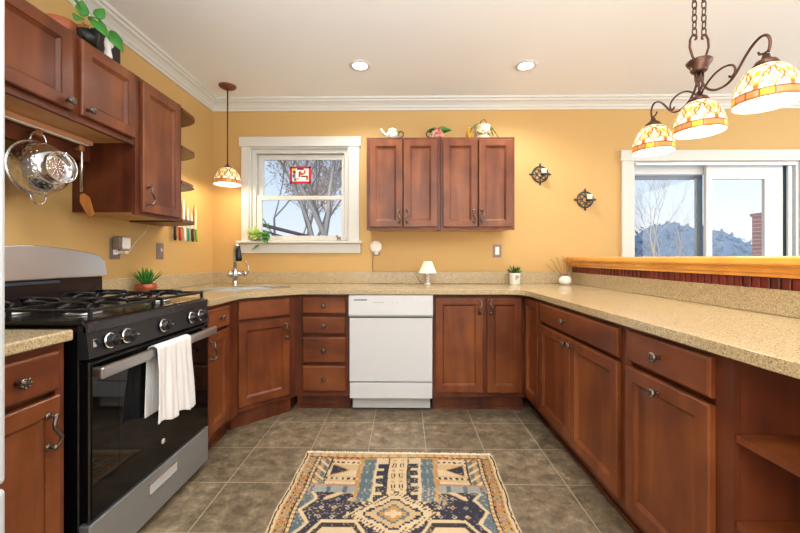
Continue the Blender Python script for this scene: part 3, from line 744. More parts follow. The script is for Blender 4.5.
# ---------------------------------------------------------------- rug
def rug():
    U0, U1, L = -.525, .525, 1.72
    nu, nv = 300, 460
    me = bpy.data.meshes.new('rug'); vs = []; fs = []
    for j in range(nv + 1):
        for i in range(nu + 1):
            u = U0 + (U1 - U0) * i / nu; v = L * j / nv
            edge = .004 * sin(v * 9) + .003 * sin(v * 23)
            vs.append((u * (1 - .02 * v) + edge, -v + .006 * sin(u * 7), .006 + .0012 * sin(u * 11) * sin(v * 8)))
    for j in range(nv):
        for i in range(nu):
            a = j * (nu + 1) + i; fs.append((a, a + nu + 1, a + nu + 2, a + 1))
    me.from_pydata(vs, [], fs)
    CR, OC, TN, NV, BL, PB, OR, RD, DK, GR = [C(h)[:3] for h in ('#dcc29a', '#c2914e', '#cfae80', '#2c2b3c', '#5c6e74', '#9c9f9a', '#b9825a', '#a8473a', '#3a2c26', '#8e8a52')]
    def nz(x, y, s): return noise.noise(Vector((x * s, y * s, 3.1)))
    def field(u, v):
        au = abs(u); P = .96
        vv = v % (2 * P); vv = vv if vv < P else 2 * P - vv   # mirrored repeat
        # stepped diamond medallion
        st = .012
        q = lambda z: math.floor(z / st) * st
        dd = q(abs(u)) / .185 + q(abs(vv - .48)) / .135
        if dd < 1:
            if dd > .88: return DK if (int((u + vv) / .012) % 2) else CR
            if dd > .70: return CR
            if dd > .60: return NV
            if dd > .38: return TN
            if dd > .28: return BL
            if dd > .14: return OC
            return CR
        if dd < 1.1: return CR if dd < 1.06 else DK
        # central column
        if vv < .40:
            if au < .055:
                if au > .047: return DK
                if (int(vv / .03) % 3 == 0) and au < .03: return DK if int(u / .008) % 2 else CR
                return CR if au < .012 or au > .03 else (OC if int(vv / .016) % 2 else CR)
            if au < .105 and vv > .09:
                return NV if not (int(vv / .022) % 3 == 0 and au > .07) else CR
            if au < .12: return CR
            if au < .185: 
                if vv < .045: return OC
                return BL if not (int(vv / .025) % 3 == 0 and int(u / .01) % 3 == 0) else PB
            if au < .20: return OC
            if vv < .27:
                if vv < .05: return OC if int(u / .018) % 2 else RD if vv > .025 else CR
                if au > .37: return (BL if int((au * 1.0) / .022) % 2 else OC) if int(vv / .02 + au / .02) % 3 else CR
                if au > .36: return DK
                t1 = abs(vv - .15) * 1.2
                if au > .245 and au < .345 and t1 < (au - .245) * .7: return NV if t1 < (au - .255) * .6 else OC
                if .07 < vv < .085 or .215 < vv < .232: return DK if int(u / .014) % 2 else CR
                if au < .21: return OR
                return CR if int(vv / .05) % 2 else TN
            if vv < .285: return OR
            if vv < .335: return PB if int(u / .02) % 4 else BL
        # octagon medallions
        ox = abs(au - .235); oy = abs(vv - .80)
        oc = max(ox / .165, oy / .265, (ox / .165 + oy / .265) / 1.42)
        if oc < 1:
            if oc > .9: return DK
            if oc > .74: return CR
            if oc > .66: return OR
            if oc > .46: return CR
            if oc > .38: return NV
            if oc > .2: return BL
            return RD
        if oc < 1.07: return CR
        # hooked arms
        ar = abs((vv - .40) + (au - .15) * .35 - .05 * sin(au * 22))
        if ar < .011 and .10 < au < .33: return CR
        if ar < .017 and .10 < au < .33: return OC
        # edge zigzag
        zz = .345 + .05 * abs(((vv * 6.5) % 1) * 2 - 1)
        if au > zz + .03: return BL
        if au > zz + .012: return CR
        if au > zz + .006: return DK
        if abs(abs((u * 17) % 1 - .5) + abs((vv * 17) % 1 - .5) - .16) < .07 and au < .34 and vv < .6: return [OC, PB, CR][int(u * 17 + vv * 31) % 3]
        return NV
    def col(u, v):
        au = abs(u); ve = min(v, L - v)
        if ve < .014: return CR
        if au > .518: return CR
        if au > .511: return DK
        if au > .500: return CR
        if au > .494: return OC
        if ve < .045: return TN if int(u / .016) % 3 else OC
        if ve < .052: return DK
        if au > .452:
            m_ = int(v / .034); x = (au - .473) / .02; y = ((v % .034) / .034 - .5) * 2
            if abs(x) + abs(y) < .35: return [RD, GR, OR, BL][m_ % 4]
            if abs(x) + abs(y) < .62: return [CR, OC, PB][m_ % 3]
            if abs(x) + abs(y) < .80: return [DK, RD, GR][m_ % 3]
            if abs(abs(x) - .8) < .12 and abs(y) > .5: return DK
            return OC if m_ % 3 else OR
        if au > .446: return DK
        if au > .432: return OC if int(v / .013) % 2 else CR
        if au > .427: return DK
        return field(u, v - .02)
    cols = []
    for (x, y, z), idx in zip(vs, range(len(vs))):
        j, i = divmod(idx, nu + 1); u = U0 + (U1 - U0) * i / nu; v = L * j / nv
        u2 = u + .0035 * nz(u, v, 40); v2 = v + .0035 * nz(v, u, 40)
        c = col(u2, v2)
        wr = nz(u, v, 7) * .5 + nz(u, v, 95) * .75
        k = max(0, min(.65, (wr - .2) * 2.4)) if c in (NV, BL, DK, PB) else max(0, min(.4, wr))
        g = 1 + .16 * nz(u, v, 150) + .07 * nz(u, v, 14)
        cols.extend([max(0, (c[q] * (1 - k) + CR[q] * k) * g * .74) for q in range(3)] + [1.0])
    at = me.color_attributes.new('pattern', 'FLOAT_COLOR', 'POINT'); at.data.foreach_set('color', cols)
    me.materials.append(attr_mat('rug_wool', .95, bump=.6))
    me.shade_smooth()
    o = bpy.data.objects.new('pile', me); COL.objects.link(o)
    return o
rt = thing('area_rug', 'worn oriental rug in navy, cream and blue on the tile floor', 'rug', (-.038, 2.11, 0), R(-.8))
o = rug(); o.parent = rt
MB().box(-.515, .515, -1.70, -.008, .0005, .0035).build('backing', TERRA if False else mat('rug_backing', '#b59a72', .9), rt)
mb = MB(); x = -.515
while x < .515:
    L_ = random.uniform(.004, .016)
    mb.tube([(x, -.006, .0065), (x + random.uniform(-.004, .004), L_ * .5, .0075), (x + random.uniform(-.007, .007), L_, .003)], .0016, 4); x += random.uniform(.003, .006)
mb.build('fringe', mat('fringe_cream', '#efe3cb', .9), rt)

# ---------------------------------------------------------------- recessed lights
for lb, x, y in (('recessed ceiling light above the dishwasher', -.325, 2.683), ('recessed ceiling light above the right end of the back counter', .874, 2.699)):
    t = thing('recessed_light', lb, 'ceiling light', (x, y, ZC), 0, 'recessed ceiling lights')
    MB().lathe([(.052, -.001), (.078, -.001), (.076, -.007), (.056, -.009), (.052, -.004)], 30, cap=False).build('trim_ring', WHITE, t)
    MB().lathe([(0, -.003), (.054, -.003), (.054, -.001), (0, -.001)], 30).build('lens', mat('lens_glow', '#ffffff', .5, emit='#fff6e8', estr=14), t)

# ---------------------------------------------------------------- stained-glass shades
def shade_mesh(name, Rr, H, parent, loc, k_seed=0, petals=6):
    """dome open at the bottom, rim at z=0"""
    nu, nv = 168, 40
    WH, CRM, YE, AM, OR, LD, GN = [C(h)[:3] for h in ('#efe0ba', '#e6cf96', '#e0a41c', '#8a4c14', '#cf7440', '#3c240a', '#c9c47a')]
    mb = MB()
    def prof_(t):  # t 0 rim .. 1 top
        a = t * pi / 2 * .93
        return Rr * cos(a) ** .8, H * sin(a) ** 1.0
    vs = []; fs = []; cols = []
    for j in range(nv + 1):
        t = j / nv; r, z = prof_(t)
        for i in range(nu):
            a = 2 * pi * i / nu; vs.append((r * cos(a), r * sin(a), z))
            ph = a * petals / (2 * pi); fr = ph % 1; c = WH
            if t < .035: c = AM
            elif t < .15:
                c = OR if int(ph * 2.5) % 3 else YE
                if (ph * 2.5) % 1 < .07: c = LD
            elif t < .175: c = LD
            else:
                s_ = (t - .175) / .825
                d1 = abs(fr - .5 - .42 * (s_ - .25) * (1 if s_ < .5 else -.6)); 
                w1 = abs((fr - .5)) - .42 * sin(pi * min(1, s_ * 1.15)) ** 1.2
                w2 = abs(((ph + .5) % 1) - .5) - .30 * sin(pi * min(1, max(0, s_ * 1.9))) 
                w3 = abs(((ph * 2) % 1) - .5) - .5 * (1 - s_ * 2.2)
                if abs(w1) < .034: c = AM
                elif abs(w2) < .030 and s_ < .55: c = AM
                elif s_ > .42 and s_ < .55 and w2 > -.1 and abs(fr - .5) > .38: c = YE
                elif abs(w3) < .05 and s_ < .4: c = YE
                elif s_ < .14 and abs(fr - .5) < .10: c = OR
                elif .30 < s_ < .44 and abs(fr - .5) < .085: c = YE
                elif abs(s_ - .62) < .028 and abs(fr - .5) < .3: c = AM
                elif abs(w1 + .09) < .022 and s_ > .2: c = YE
                elif w1 < -.12 and s_ < .5: c = CRM
                elif s_ > .9: c = AM
            cols.extend(list(c) + [1.0])
    for j in range(nv):
        for i in range(nu):
            i2 = (i + 1) % nu; fs.append((j * nu + i, j * nu + i2, (j + 1) * nu + i2, (j + 1) * nu + i))
    me = bpy.data.meshes.new(name); me.from_pydata(vs, [], fs)
    at = me.color_attributes.new('pattern', 'FLOAT_COLOR', 'POINT'); at.data.foreach_set('color', cols)
    me.materials.append(SHADEM); me.shade_smooth()
    o = bpy.data.objects.new(name, me); COL.objects.link(o); o.parent = parent; o.location = loc
    inner = MB()
    inner.grid(lambda u, v: ((prof_(v)[0] - .004) * cos(2 * pi * u), (prof_(v)[0] - .004) * sin(2 * pi * u), prof_(v)[1] * .965 + .001), 48, 14, closeu=True)
    inner.build('inner_glass', SHADEIN, o)
    b_ = MB().lathe([(0, .02), (.022, .028), (.030, .045), (.022, .066), (.012, .08), (.012, .10)], 16).build('bulb', BULB, o)
    return o
SHADEM = attr_mat('stained_glass', .25, estr=.4)

# pendant over the sink
PX, PY = -1.435, 2.99
t = thing('pendant_lamp', 'single stained-glass dome pendant hanging over the corner sink', 'pendant lamp', (PX, PY, 0))
MB().lathe([(0, ZC - .028), (.035, ZC - .026), (.06, ZC - .014), (.067, ZC - .006), (.067, ZC - .0005), (0, ZC - .0005)], 28).build('canopy', mat('canopy_copper', '#7a4a38', .4, .5), t)
MB().tube([(0, 0, ZC - .025), (0, 0, 1.855)], .0052, 10).build('rod', BRONZ, t)
MB().lathe([(0, 1.872), (.01, 1.87), (.014, 1.858), (.03, 1.85), (.036, 1.838), (0, 1.842)], 20).build('shade_cap', BRONZ, t)
shade_mesh('shade', .103, .14, t, (0, 0, 1.706))
light('pendant_bulb_light', 'POINT', (PX, PY, 1.70), 5, (1, .76, .46), .03)

# chandelier
HX, HY = 1.322, 1.69
t = thing('chandelier', 'three-shade stained-glass island light on scrolled bronze arms above the bar', 'chandelier', (HX, HY, 0))
MB().lathe([(0, ZC - .03), (.05, ZC - .026), (.066, ZC - .012), (.07, ZC - .0005), (0, ZC - .0005)], 28).build('canopy', BRONZ, t)
def chain(x0, z0, z1):
    c_ = MB(); z = z0; k = 0
    while z < z1:
        pts = []
        for i in range(14):
            a = 2 * pi * i / 14; px = .0095 * cos(a); pz = .019 * math.copysign(abs(sin(a)) ** .7, sin(a))
            pts.append((x0 + px, 0, z + .014 + pz) if k % 2 == 0 else (x0, px, z + .014 + pz))
        c_.tube(pts, .0028, 6, closed=True); z += .0305; k += 1
    return c_
for x0 in (-.021, .021): chain(x0, 2.115, ZC - .03).build('chain', BRONZ, t)
for sgn in (-1, 1):
    pts = [(.012 * sgn, 0, 1.985), (.03 * sgn, 0, 2.02), (.042 * sgn, 0, 2.06), (.04 * sgn, 0, 2.095), (.028 * sgn, 0, 2.118), (.014 * sgn, 0, 2.115), (.012 * sgn, 0, 2.10), (.018 * sgn, 0, 2.095)]
    MB().tube(pts, .0048, 8).build('loop_arm', BRONZ, t)
MB().lathe([(0, 1.945), (.028, 1.948), (.034, 1.958), (.030, 1.962), (.046, 1.985), (.05, 1.995), (.046, 2.0), (0, 2.0)], 26).build('hub', BRONZ, t)
mb = MB()
for x_, sg in ((0, 0), (-.018, -1), (.018, 1)):
    mb.tube([(x_, 0, 1.95), (x_ * 1.1, sg * .004, 1.91), (x_ * 1.3, sg * .018, 1.88), (x_ * .6, sg * .03, 1.862)], .0042, 8)
mb.build('stem', BRONZ, t)
def bez(P, n=30):
    P = [Vector(p) for p in P]; out = []
    for k in range(0, len(P) - 1, 3):
        a, b_, c_, d_ = P[k:k + 4]
        for i in range(n):
            s_ = i / n; out.append(a * (1 - s_) ** 3 + b_ * 3 * s_ * (1 - s_) ** 2 + c_ * 3 * s_ * s_ * (1 - s_) + d_ * s_ ** 3)
    out.append(P[-1]); return out
for s in (-1, 1):
    Q = [(.006, 1.945), (.01, 1.88), (.05, 1.83), (.11, 1.825), (.15, 1.822), (.168, 1.835), (.185, 1.85), (.215, 1.88), (.245, 1.925), (.285, 1.934), (.322, 1.940), (.335, 1.90), (.318, 1.862)]
    MB().tube(bez([(0, q[0] * s, q[1]) for q in Q], 12), .0050, 8).build('scroll_arm', BRONZ, t)
    Q = [(.012, 1.845), (.03, 1.87), (.07, 1.905), (.12, 1.905), (.155, 1.905), (.188, 1.89), (.182, 1.862), (.178, 1.845), (.158, 1.842), (.155, 1.856)]
    MB().tube(bez([(0, q[0] * s, q[1]) for q in Q], 12), .0042, 8).build('scroll', BRONZ, t)
    MB().tube([(0, .318 * s, 1.868), (0, .30 * s, 1.866), (0, .284 * s, 1.872), (0, .280 * s, 1.882)], .004, 6).build('curl', BRONZ, t)
for dy in (-.31, 0, .31):
    z_rim = 1.676; H_ = .145
    MB().lathe([(0, z_rim + H_ + .040), (.010, z_rim + H_ + .038), (.014, z_rim + H_ + .022), (.030, z_rim + H_ + .013), (.040, z_rim + H_ - .004), (0, z_rim + H_ - .002)], 22, TR((0, dy, 0))).build('shade_cap', BRONZ, t)
    shade_mesh('shade', .098, H_, t, (0, dy, z_rim))
    light('chandelier_bulb_light', 'POINT', (HX, HY + dy, z_rim - .012), 3, (1, .82, .58), .03)

# ---------------------------------------------------------------- colander, spatula, knives
cl = thing('colander', 'shiny steel colander hanging from a peg above the range', 'colander', (XL + .125, 1.575, 1.498), rot=(R(6), R(90), 0))
bm_ = MB(); t2 = bmesh.new(); seg, nr = 108, 30
prof_ = [(.112 * cos(a) ** .55 if a < 1.2 else .112 * cos(a) ** .6, .105 * sin(a)) for a in [i / nr * 1.36 for i in range(nr + 1)]]
prof_ += [(prof_[-1][0] * q_, prof_[-1][1] + .001 * (1 - q_)) for q_ in (.88, .76, .62, .48, .34, .2, .08)]; nr += 7
rings = [[t2.verts.new((r * cos(2 * pi * k / seg), r * sin(2 * pi * k / seg), z)) for k in range(seg)] for r, z in prof_]
for j in range(nr):
    for k in range(seg):
        if 3 <= j <= 21 and j % 3 == 0 and (k + (j // 3 % 2) * 3) % 6 == 0: continue
        if j > 29 and j % 2 == 1 and k % 12 in (0, 1, 2): continue
        fq = t2.faces.new((rings[j][k], rings[j][(k + 1) % seg], rings[j + 1][(k + 1) % seg], rings[j + 1][k])); fq.smooth = True
t2.faces.new(rings[-1]); bm_._merge(t2)
bm_.tube([(.114 * cos(2 * pi * k / 48), .114 * sin(2 * pi * k / 48), 0) for k in range(48)], .0045, 8, closed=True)
bm_.build('bowl', mat('polished_steel', '#d8d8da', .16, 1), cl, mods=[('SOLIDIFY', dict(thickness=.001))])
MB().lathe([(.058, .096), (.062, .130), (.066, .132), (.066, .128), (.060, .096)], 40, cap=False).build('foot_ring', CHROME, cl)
for a0, nm in ((pi, 1), (0, 2)):
    pts = [(0.113 * cos(a0) + .042 * cos(a0) * sin(pi * i / 12), -.032 * cos(pi * i / 12), .012) for i in range(13)]
    MB().tube(pts, .0038, 8).build('handle', CHROME, cl)
sp = thing('spatula', 'wooden spatula with slim steel handle hanging right of the colander', 'spatula', (XL + .135, 1.79, 1.635))
MB().tube([(0, 0, .02), (-.004, .004, 0), (-.006, .006, -.05), (-.006, .006, -.20)], [.004, .006, .008, .006], 8).build('handle', NICK, sp)
mb = MB(); mb.prism([(-.02, -.09), (.022, -.085), (.034, 0), (.012, .03), (-.012, .03), (-.03, 0)], -.003, .003, M=TR((-.004, .02, -.235)) @ RX(R(28)) @ RZ(0) @ RY(R(90)) @ RZ(R(90)) @ RX(0))
mb.build('blade', W_SP, sp, mods=[('BEVEL', dict(width=.002, segments=2))])
kr = thing('knife_rack', 'slim wooden magnetic strip holding knives on the left wall', 'knife rack', (XL + .0005, 2.68, 1.36))
MB().box(0, .014, 0, .34, -.018, .018, .003).build('strip', W_LT, kr)
KN = [(2.705, '#16181a', 'black', .22), (2.765, '#b5302c', 'red', .26), (2.825, '#efeee6', 'white', .23), (2.88, '#2f9f8e', 'teal', .17), (2.93, '#3a2a22', 'dark brown', .13), (2.985, '#62a52c', 'green', .20)]
for y_, c_, nm, L_ in KN:
    k = thing('kitchen_knife', '%s-handled kitchen knife on the rack below the corner shelves' % nm, 'knife', (XL + .0155, y_, 1.35), 0, 'knives on the wall strip')
    MB().prism([(-.014, 0), (.014, 0), (.014, L_ * .7), (.002, L_), (-.006, L_ * .93), (-.014, L_ * .7)], 0, .002, M=Matrix(((0, 0, 1, 0), (1, 0, 0, 0), (0, 1, 0, -.01), (0, 0, 0, 1)))).build('blade', mat('blade_' + nm, '#e8e6c8' if nm in ('black', 'green') else '#f0efe8', .25, .3), k, recalc=True)
    MB().tube([(.007, 0, -.005), (.007, 0, -.05), (.007, .003, -.095), (.007, .004, -.108)], [.009, .0095, .0105, .006], 10).build('handle', mat('handle_' + nm, c_, .4), k)

# ---------------------------------------------------------------- switches, outlets
def plate(label, cat, loc, rz, w_=.072, h_=.115, kind='toggle', name='light_switch'):
    t = thing(name, label, cat, loc, rz)
    MB().box(-w_ / 2, w_ / 2, -.006, 0, -h_ / 2, h_ / 2, .0025).build('cover_plate', mat('plate_pewter', '#86756f', .4, .3), t)
    if kind == 'toggle':
        MB().box(-.016, .016, -.0075, -.0055, -.033, .033, .001).build('rocker_frame', mat('plate_inner', '#8a7f7c', .4, .5), t)
        MB().box(-.006, .006, -.017, -.007, -.002, .016, .002).build('toggle', CERAM, t)
    elif kind == 'rocker':
        MB().box(-.017, .017, -.011, -.0055, -.034, .034, .002).build('rocker', CERAM, t)
    else:
        for z in (-.02, .02):
            o = MB().box(-.017, .017, -.008, -.0055, z - .0145, z + .0145, .003).build('socket', CERAM, t)
            MB().box(-.007, -.005, -.0085, -.0078, z - .004, z + .006).box(.005, .007, -.0085, -.0078, z - .004, z + .006).build('slots', BLACKP, o)
    return t
plate('light switch with pewter plate on the back wall above the potted succulent', 'light switch', (.808, YB, 1.176), 0, kind='rocker')
plate('light switch with pewter plate on the left wall below the corner shelves', 'light switch', (XL, 2.57, 1.162), R(90))
plate('pewter outlet on the left wall near the range backguard', 'outlet', (XL, 2.165, 1.168), R(90), .078, .125, 'outlet', 'wall_outlet')
plate('pewter outlet behind the round night light on the back wall', 'outlet', (-.252, YB, 1.178), 0, .062, .09, 'outlet', 'wall_outlet')
t = thing('plug_in_air_freshener', 'boxy plug-in device with white face on the outlet by the range', 'plug-in device', (XL + .009, 2.172, 1.20), R(90))
MB().box(-.035, .028, -.045, 0, -.032, .04, .006, seg=2).build('housing', mat('device_taupe', '#8c7d70', .4), t)
MB().box(-.028, .034, -.062, -.045, -.036, .036, .010, seg=3).build('face', CERAM, t)
t = thing('usb_charger', 'small white charger plug with thin cord in the outlet by the range', 'charger', (XL + .009, 2.19, 1.145), R(90))
MB().box(-.012, .012, -.05, 0, -.008, .010, .004, seg=2).build('plug', CERAM, t)
MB().tube([(0.005, -.045, 0), (.04, -.035, .01), (.11, -.02, .07), (.20, -.012, .13), (.235, -.010, .185)], .0018, 6).build('cord', CERAM, t)
t = thing('night_light', 'round white night light plugged in left under the wall cabinets', 'night light', (-.256, YB - .009, 1.190))
MB().lathe([(0, 0), (.049, 0), (.053, .006), (.050, .014), (.02, .022), (0, .023)], 28, TR((0, -.012, .022)) @ RX(R(90))).build('globe', mat('milk_plastic', '#f4efe6', .35), t)
MB().box(-.012, .012, -.018, 0, -.045, .0, .003).build('plug', CERAM, t)
MB().tube([(-.02, -.006, -.055), (-.026, -.01, -.09), (-.03, -.012, -.16), (-.024, -.014, -.205)], .0018, 6).build('cord', BRONZ, t)

# ---------------------------------------------------------------- items on the counter
zc = ZK1 + .0005
t = thing('table_lamp', 'tiny table lamp with cream shade on the counter above the dishwasher', 'table lamp', (.19, 3.13, zc))
MB().lathe([(0, 0), (.028, 0), (.028, .008), (.018, .014), (0, .014)], 20).build('base', CERAM, t)
mb = MB()
for s in (0, pi):
    mb.tube([(.010 * cos(s + i * .55), .010 * sin(s + i * .55), .012 + .085 * i / 16) for i in range(17)], .0065, 8)
mb.build('twisted_stem', mat('stem_grey_white', '#d8d4cc', .3), t)
MB().tube([(0, 0, .095), (0, 0, .12)], .004, 8).build('socket', BRONZ, t)
MB().lathe([(.075, .098), (.036, .196), (.034, .196), (.073, .098)], 32, cap=False).build('lamp_shade', mat('shade_cream', '#fbf3dc', .7, emit='#fff0c8', estr=.25), t)
MB().tube([(-.02, .01, .006), (-.05, .05, .01), (-.085, .09, .06), (-.10, .105, .085), (-.075, .10, .104), (-.05, .095, .106)], .0018, 6).build('cord', BRONZ, t)
MB().tube([(-.078, .10, .104), (-.045, .10, .104)], .006, 8).build('inline_switch', CERAM, t)

def text_mesh(s, size, depth, name, m, parent, M):
    cu = bpy.data.curves.new(name, 'FONT'); cu.body = s; cu.size = size; cu.extrude = depth; cu.align_x = 'CENTER'; cu.align_y = 'CENTER'
    ob = bpy.data.objects.new(name, cu); COL.objects.link(ob)
    me = bpy.data.meshes.new_from_object(ob.evaluated_get(bpy.context.evaluated_depsgraph_get()))
    bpy.data.objects.remove(ob); me.transform(M); me.materials.append(m)
    o = bpy.data.objects.new(name, me); COL.objects.link(o); o.parent = parent; return o
t = thing('potted_succulent', 'small succulent in a white mug-like pot marked with a dark letter', 'potted plant', (.932, 3.17, zc))
MB().lathe([(0, 0), (.043, 0), (.045, .004), (.0475, .092), (.049, .097), (.044, .097), (.042, .085), (0, .083)], 28).build('pot', CERAM, t)
MB().lathe([(0, .084), (.041, .086), (.03, .092), (0, .094)], 16).build('soil', SOIL, t)
text_mesh('P', .058, .0008, 'letter', mat('letter_black', '#2b2725', .5), t, TR((.004, -.0472, .055)) @ RX(R(90)))
def succ(n, L, W, m_name, parent, z, spread=1.0, r=.012, seed=1):
    rnd = random.Random(seed); mb = MB()
    for i in range(n):
        a = i * 2.4; el = .35 + .95 * (i / n); l = L * rnd.uniform(.75, 1.05)
        d_ = Vector((cos(a) * cos(el) * spread, sin(a) * cos(el) * spread, sin(el)))
        mb.leaf((cos(a) * r, sin(a) * r, z), d_, Vector((-cos(a), -sin(a), 1.2)), l, W, curl=-.12, n=5, fold=.3)
    mb.build('leaves', m_name, parent, mods=[('SOLIDIFY', dict(thickness=.002))])
succ(22, .078, .013, LEAFD, t, .088, seed=3)
t = thing('potted_succulent', 'spiky green succulent in a reddish copper bowl beside the range', 'potted plant', (-1.615, 2.30, zc))
MB().lathe([(0, 0), (.035, 0), (.05, .015), (.058, .04), (.056, .062), (.052, .064), (.05, .05), (0, .045)], 28).build('pot', COPPR, t)
MB().lathe([(0, .046), (.05, .048), (.03, .056), (0, .058)], 16).build('soil', SOIL, t)
succ(34, .105, .012, LEAF, t, .056, spread=.62, seed=5)
t = thing('reed_diffuser', 'round white bottle with thin brown reeds at the far end of the peninsula', 'reed diffuser', (1.335, 3.12, zc))
MB().lathe([(0, 0), (.03, 0), (.046, .015), (.052, .036), (.045, .058), (.028, .072), (.016, .078), (.016, .086), (.011, .086), (.011, .07), (0, .07)], 28).build('bottle', CERAM, t)
MB().lathe([(.017, .074), (.022, .078), (.021, .092), (.012, .094), (.012, .087)], 16, cap=False).build('collar', COPPR, t)
rd = mat('reed_brown', '#7c6347', .8)
for dx, dz in ((-.155, .14), (-.12, .185), (-.065, .20), (-.02, .215), (.03, .215), (.06, .205), (.115, .175), (-.09, .12)):
    MB().tube([(dx * -.05, 0, .03), (dx, random.uniform(-.02, .02), .03 + dz)], .0016, 5).build('reed', rd, t)

# sill plant and ornament, hanging picture in the window
t = thing('ivy_plant', 'small variegated ivy in a little pot on the left of the window sill', 'potted plant', (-1.30, YB - .008, WZ0 + .0005))
MB().lathe([(0, 0), (.028, 0), (.036, .045), (.038, .052), (.033, .052), (0, .044)], 20).build('pot', mat('pot_beige', '#b7a58a', .5), t)
rnd = random.Random(9)
def leaves(parent, specs, m, name='leaves'):
    mb = MB()
    for p_, d_, L_, W_ in specs: mb.leaf(p_, d_, (0, -.6, .8), L_, W_, curl=.2, n=6, fold=.12, heart=True)
    return mb.build(name, m, parent, mods=[('SOLIDIFY', dict(thickness=.0012))])
leaves(t, [((rnd.uniform(-.02, .02), -.01, .05), (rnd.uniform(-1.1, 1.3), rnd.uniform(-.7, 0), rnd.uniform(-.2, .6)), rnd.uniform(.07, .11), rnd.uniform(.045, .06)) for _ in range(16)], LEAFP)
leaves(t, [((.05, -.03, .05), (.8, -.4, .5), .085, .06), ((.06, -.045, .02), (.8, -.3, -.5), .07, .05), ((.03, -.06, -.045), (-.9, 0, -.35), .075, .042), ((.09, -.01, .11), (.2, -.4, .9), .05, .045), ((0, -.03, .06), (1, -.5, -.1), .09, .06), ((.08, -.03, .06), (.6, -.5, -.6), .07, .05)], LEAF, 'green_leaves')
MB().tube([(0, -.02, .05), (.03, -.045, .02), (.03, -.058, -.03), (.03, -.06, -.045)], .0016, 6).tube([(0, 0, .05), (.06, -.01, .09), (.09, -.01, .11)], .0014, 6).build('vine', LEAFD, t)
MB().tube([(.035, -.03, .05), (.05, -.045, .02), (.065, -.05, -.005)], [.002, .006, .004], 8).build('plant_tag', CERAM, t)
t = thing('animal_figurine', 'tiny brown four-legged figurine at the right of the window sill', 'figurine', (-.588, YB + .02, WZ0 + .0005))
mb = MB(); mb.sphere((0, 0, .028), .012, 10, (1.5, .8, .8)); mb.sphere((-.018, 0, .045), .008, 8, (1.2, .8, 1)); mb.tube([(-.012, 0, .03), (-.017, 0, .043)], .005, 6)
for x_ in (-.012, .012):
    for y_ in (-.005, .005): mb.tube([(x_, y_, .024), (x_, y_, 0)], .003, 6)
mb.build('body', mat('figurine_brown', '#9a6a4c', .5), t)
pc = thing('window_picture', 'small red-framed colourful picture hanging in the sink window', 'picture', (-.932, YB + .028, 1.853))
mb = MB(); w2, h2 = .094, .075
mb.box(-w2, w2, -.005, .005, h2 - .018, h2, .002).box(-w2, w2, -.005, .005, -h2, -h2 + .018, .002).box(-w2, -w2 + .02, -.005, .005, -h2, h2, .002).box(w2 - .02, w2, -.005, .005, -h2, h2, .002)
mb.build('frame', mat('frame_red', '#c8202f', .4), pc)
MB().box(-w2 + .018, w2 - .018, -.002, .002, -h2 + .016, h2 - .016).build('print', mat('print_white', '#f4efe8', .5), pc)
for c_, bxs in (('#e8c332', [(-.07, -.045, .02, .055), (-.05, -.04, -.05, .05)]), ('#222030', [(-.066, -.045, .012, .034), (-.03, .03, .046, .057), (.005, .05, -.018, -.006)]), ('#3c56b8', [(-.07, -.048, -.025, .008), (-.03, -.018, -.04, -.028)]), ('#4e9a3a', [(-.058, -.036, -.052, -.03)]), ('#cf4a26', [(-.018, .0, -.02, .028), (0, .03, .0, .018), (.03, .045, .01, .042), (.05, .068, -.03, -.005)]), ('#e28a3a', [(.048, .07, -.045, -.028), (-.012, .01, .02, .034)])):
    mb = MB()
    for a_, b_, c2, d2 in bxs: mb.box(a_, b_, -.0035, -.002, c2, d2)
    mb.build('colour_patch', mat('patch_' + c_[1:], c_, .5), pc)
MB().tube([(-.05, 0, h2), (0, -.008, h2 + .085), (.05, 0, h2)], .0009, 4).build('hanging_cord', mat('cord_grey', '#b9b4aa', .6), pc)

# ---------------------------------------------------------------- wall sconces
def sconce(label, loc):
    t = thing('wall_sconce', label, 'candle sconce', loc, 0, 'iron wall sconces')
    mb = MB()
    mb.tube([(.068 * cos(2 * pi * k / 32), -.006, .068 * sin(2 * pi * k / 32)) for k in range(32)], .0065, 8, closed=True)
    for a in (0, 90, 180, 270):
        c_, s_ = cos(R(a)), sin(R(a))
        mb.sphere((.081 * c_, -.006, .081 * s_), .010, 8); mb.sphere((.092 * c_, -.006, .092 * s_), .006, 8)
        mb.tube([(.068 * c_, -.006, .068 * s_), (.018 * c_, -.006, .018 * s_)], .005, 6)
        for q_ in (-1, 1):
            cc = (.034 * cos(R(a + 45)) , .034 * sin(R(a + 45)))
        mb.tube([(.040 * cos(R(a + 45)) + .018 * cos(2 * pi * k / 14), -.006, .040 * sin(R(a + 45)) + .018 * sin(2 * pi * k / 14)) for k in range(14)], .0038, 6, closed=True)
    mb.build('scroll_frame', IRON, t)
    mb = MB(); mb.tube([(0, -.006, -.03), (0, -.03, -.038), (.012, -.055, -.022)], .004, 8)
    mb.lathe([(0, -.02), (.026, -.018), (.034, -.008), (.031, -.006), (.022, -.013), (0, -.015)], 20, TR((.014, -.058, 0)))
    mb.build('candle_cup', IRON, t)
    MB().lathe([(0, -.013), (.021, -.013), (.021, .034), (.018, .037), (0, .035)], 20, TR((.014, -.058, 0))).build('candle', WICK, t)
    return t
sconce('round iron candle sconce nearer the wall cabinets, the higher of two', (1.184, YB, 1.846))
sconce('round iron candle sconce nearer the patio door, the lower of two', (1.575, YB, 1.623))

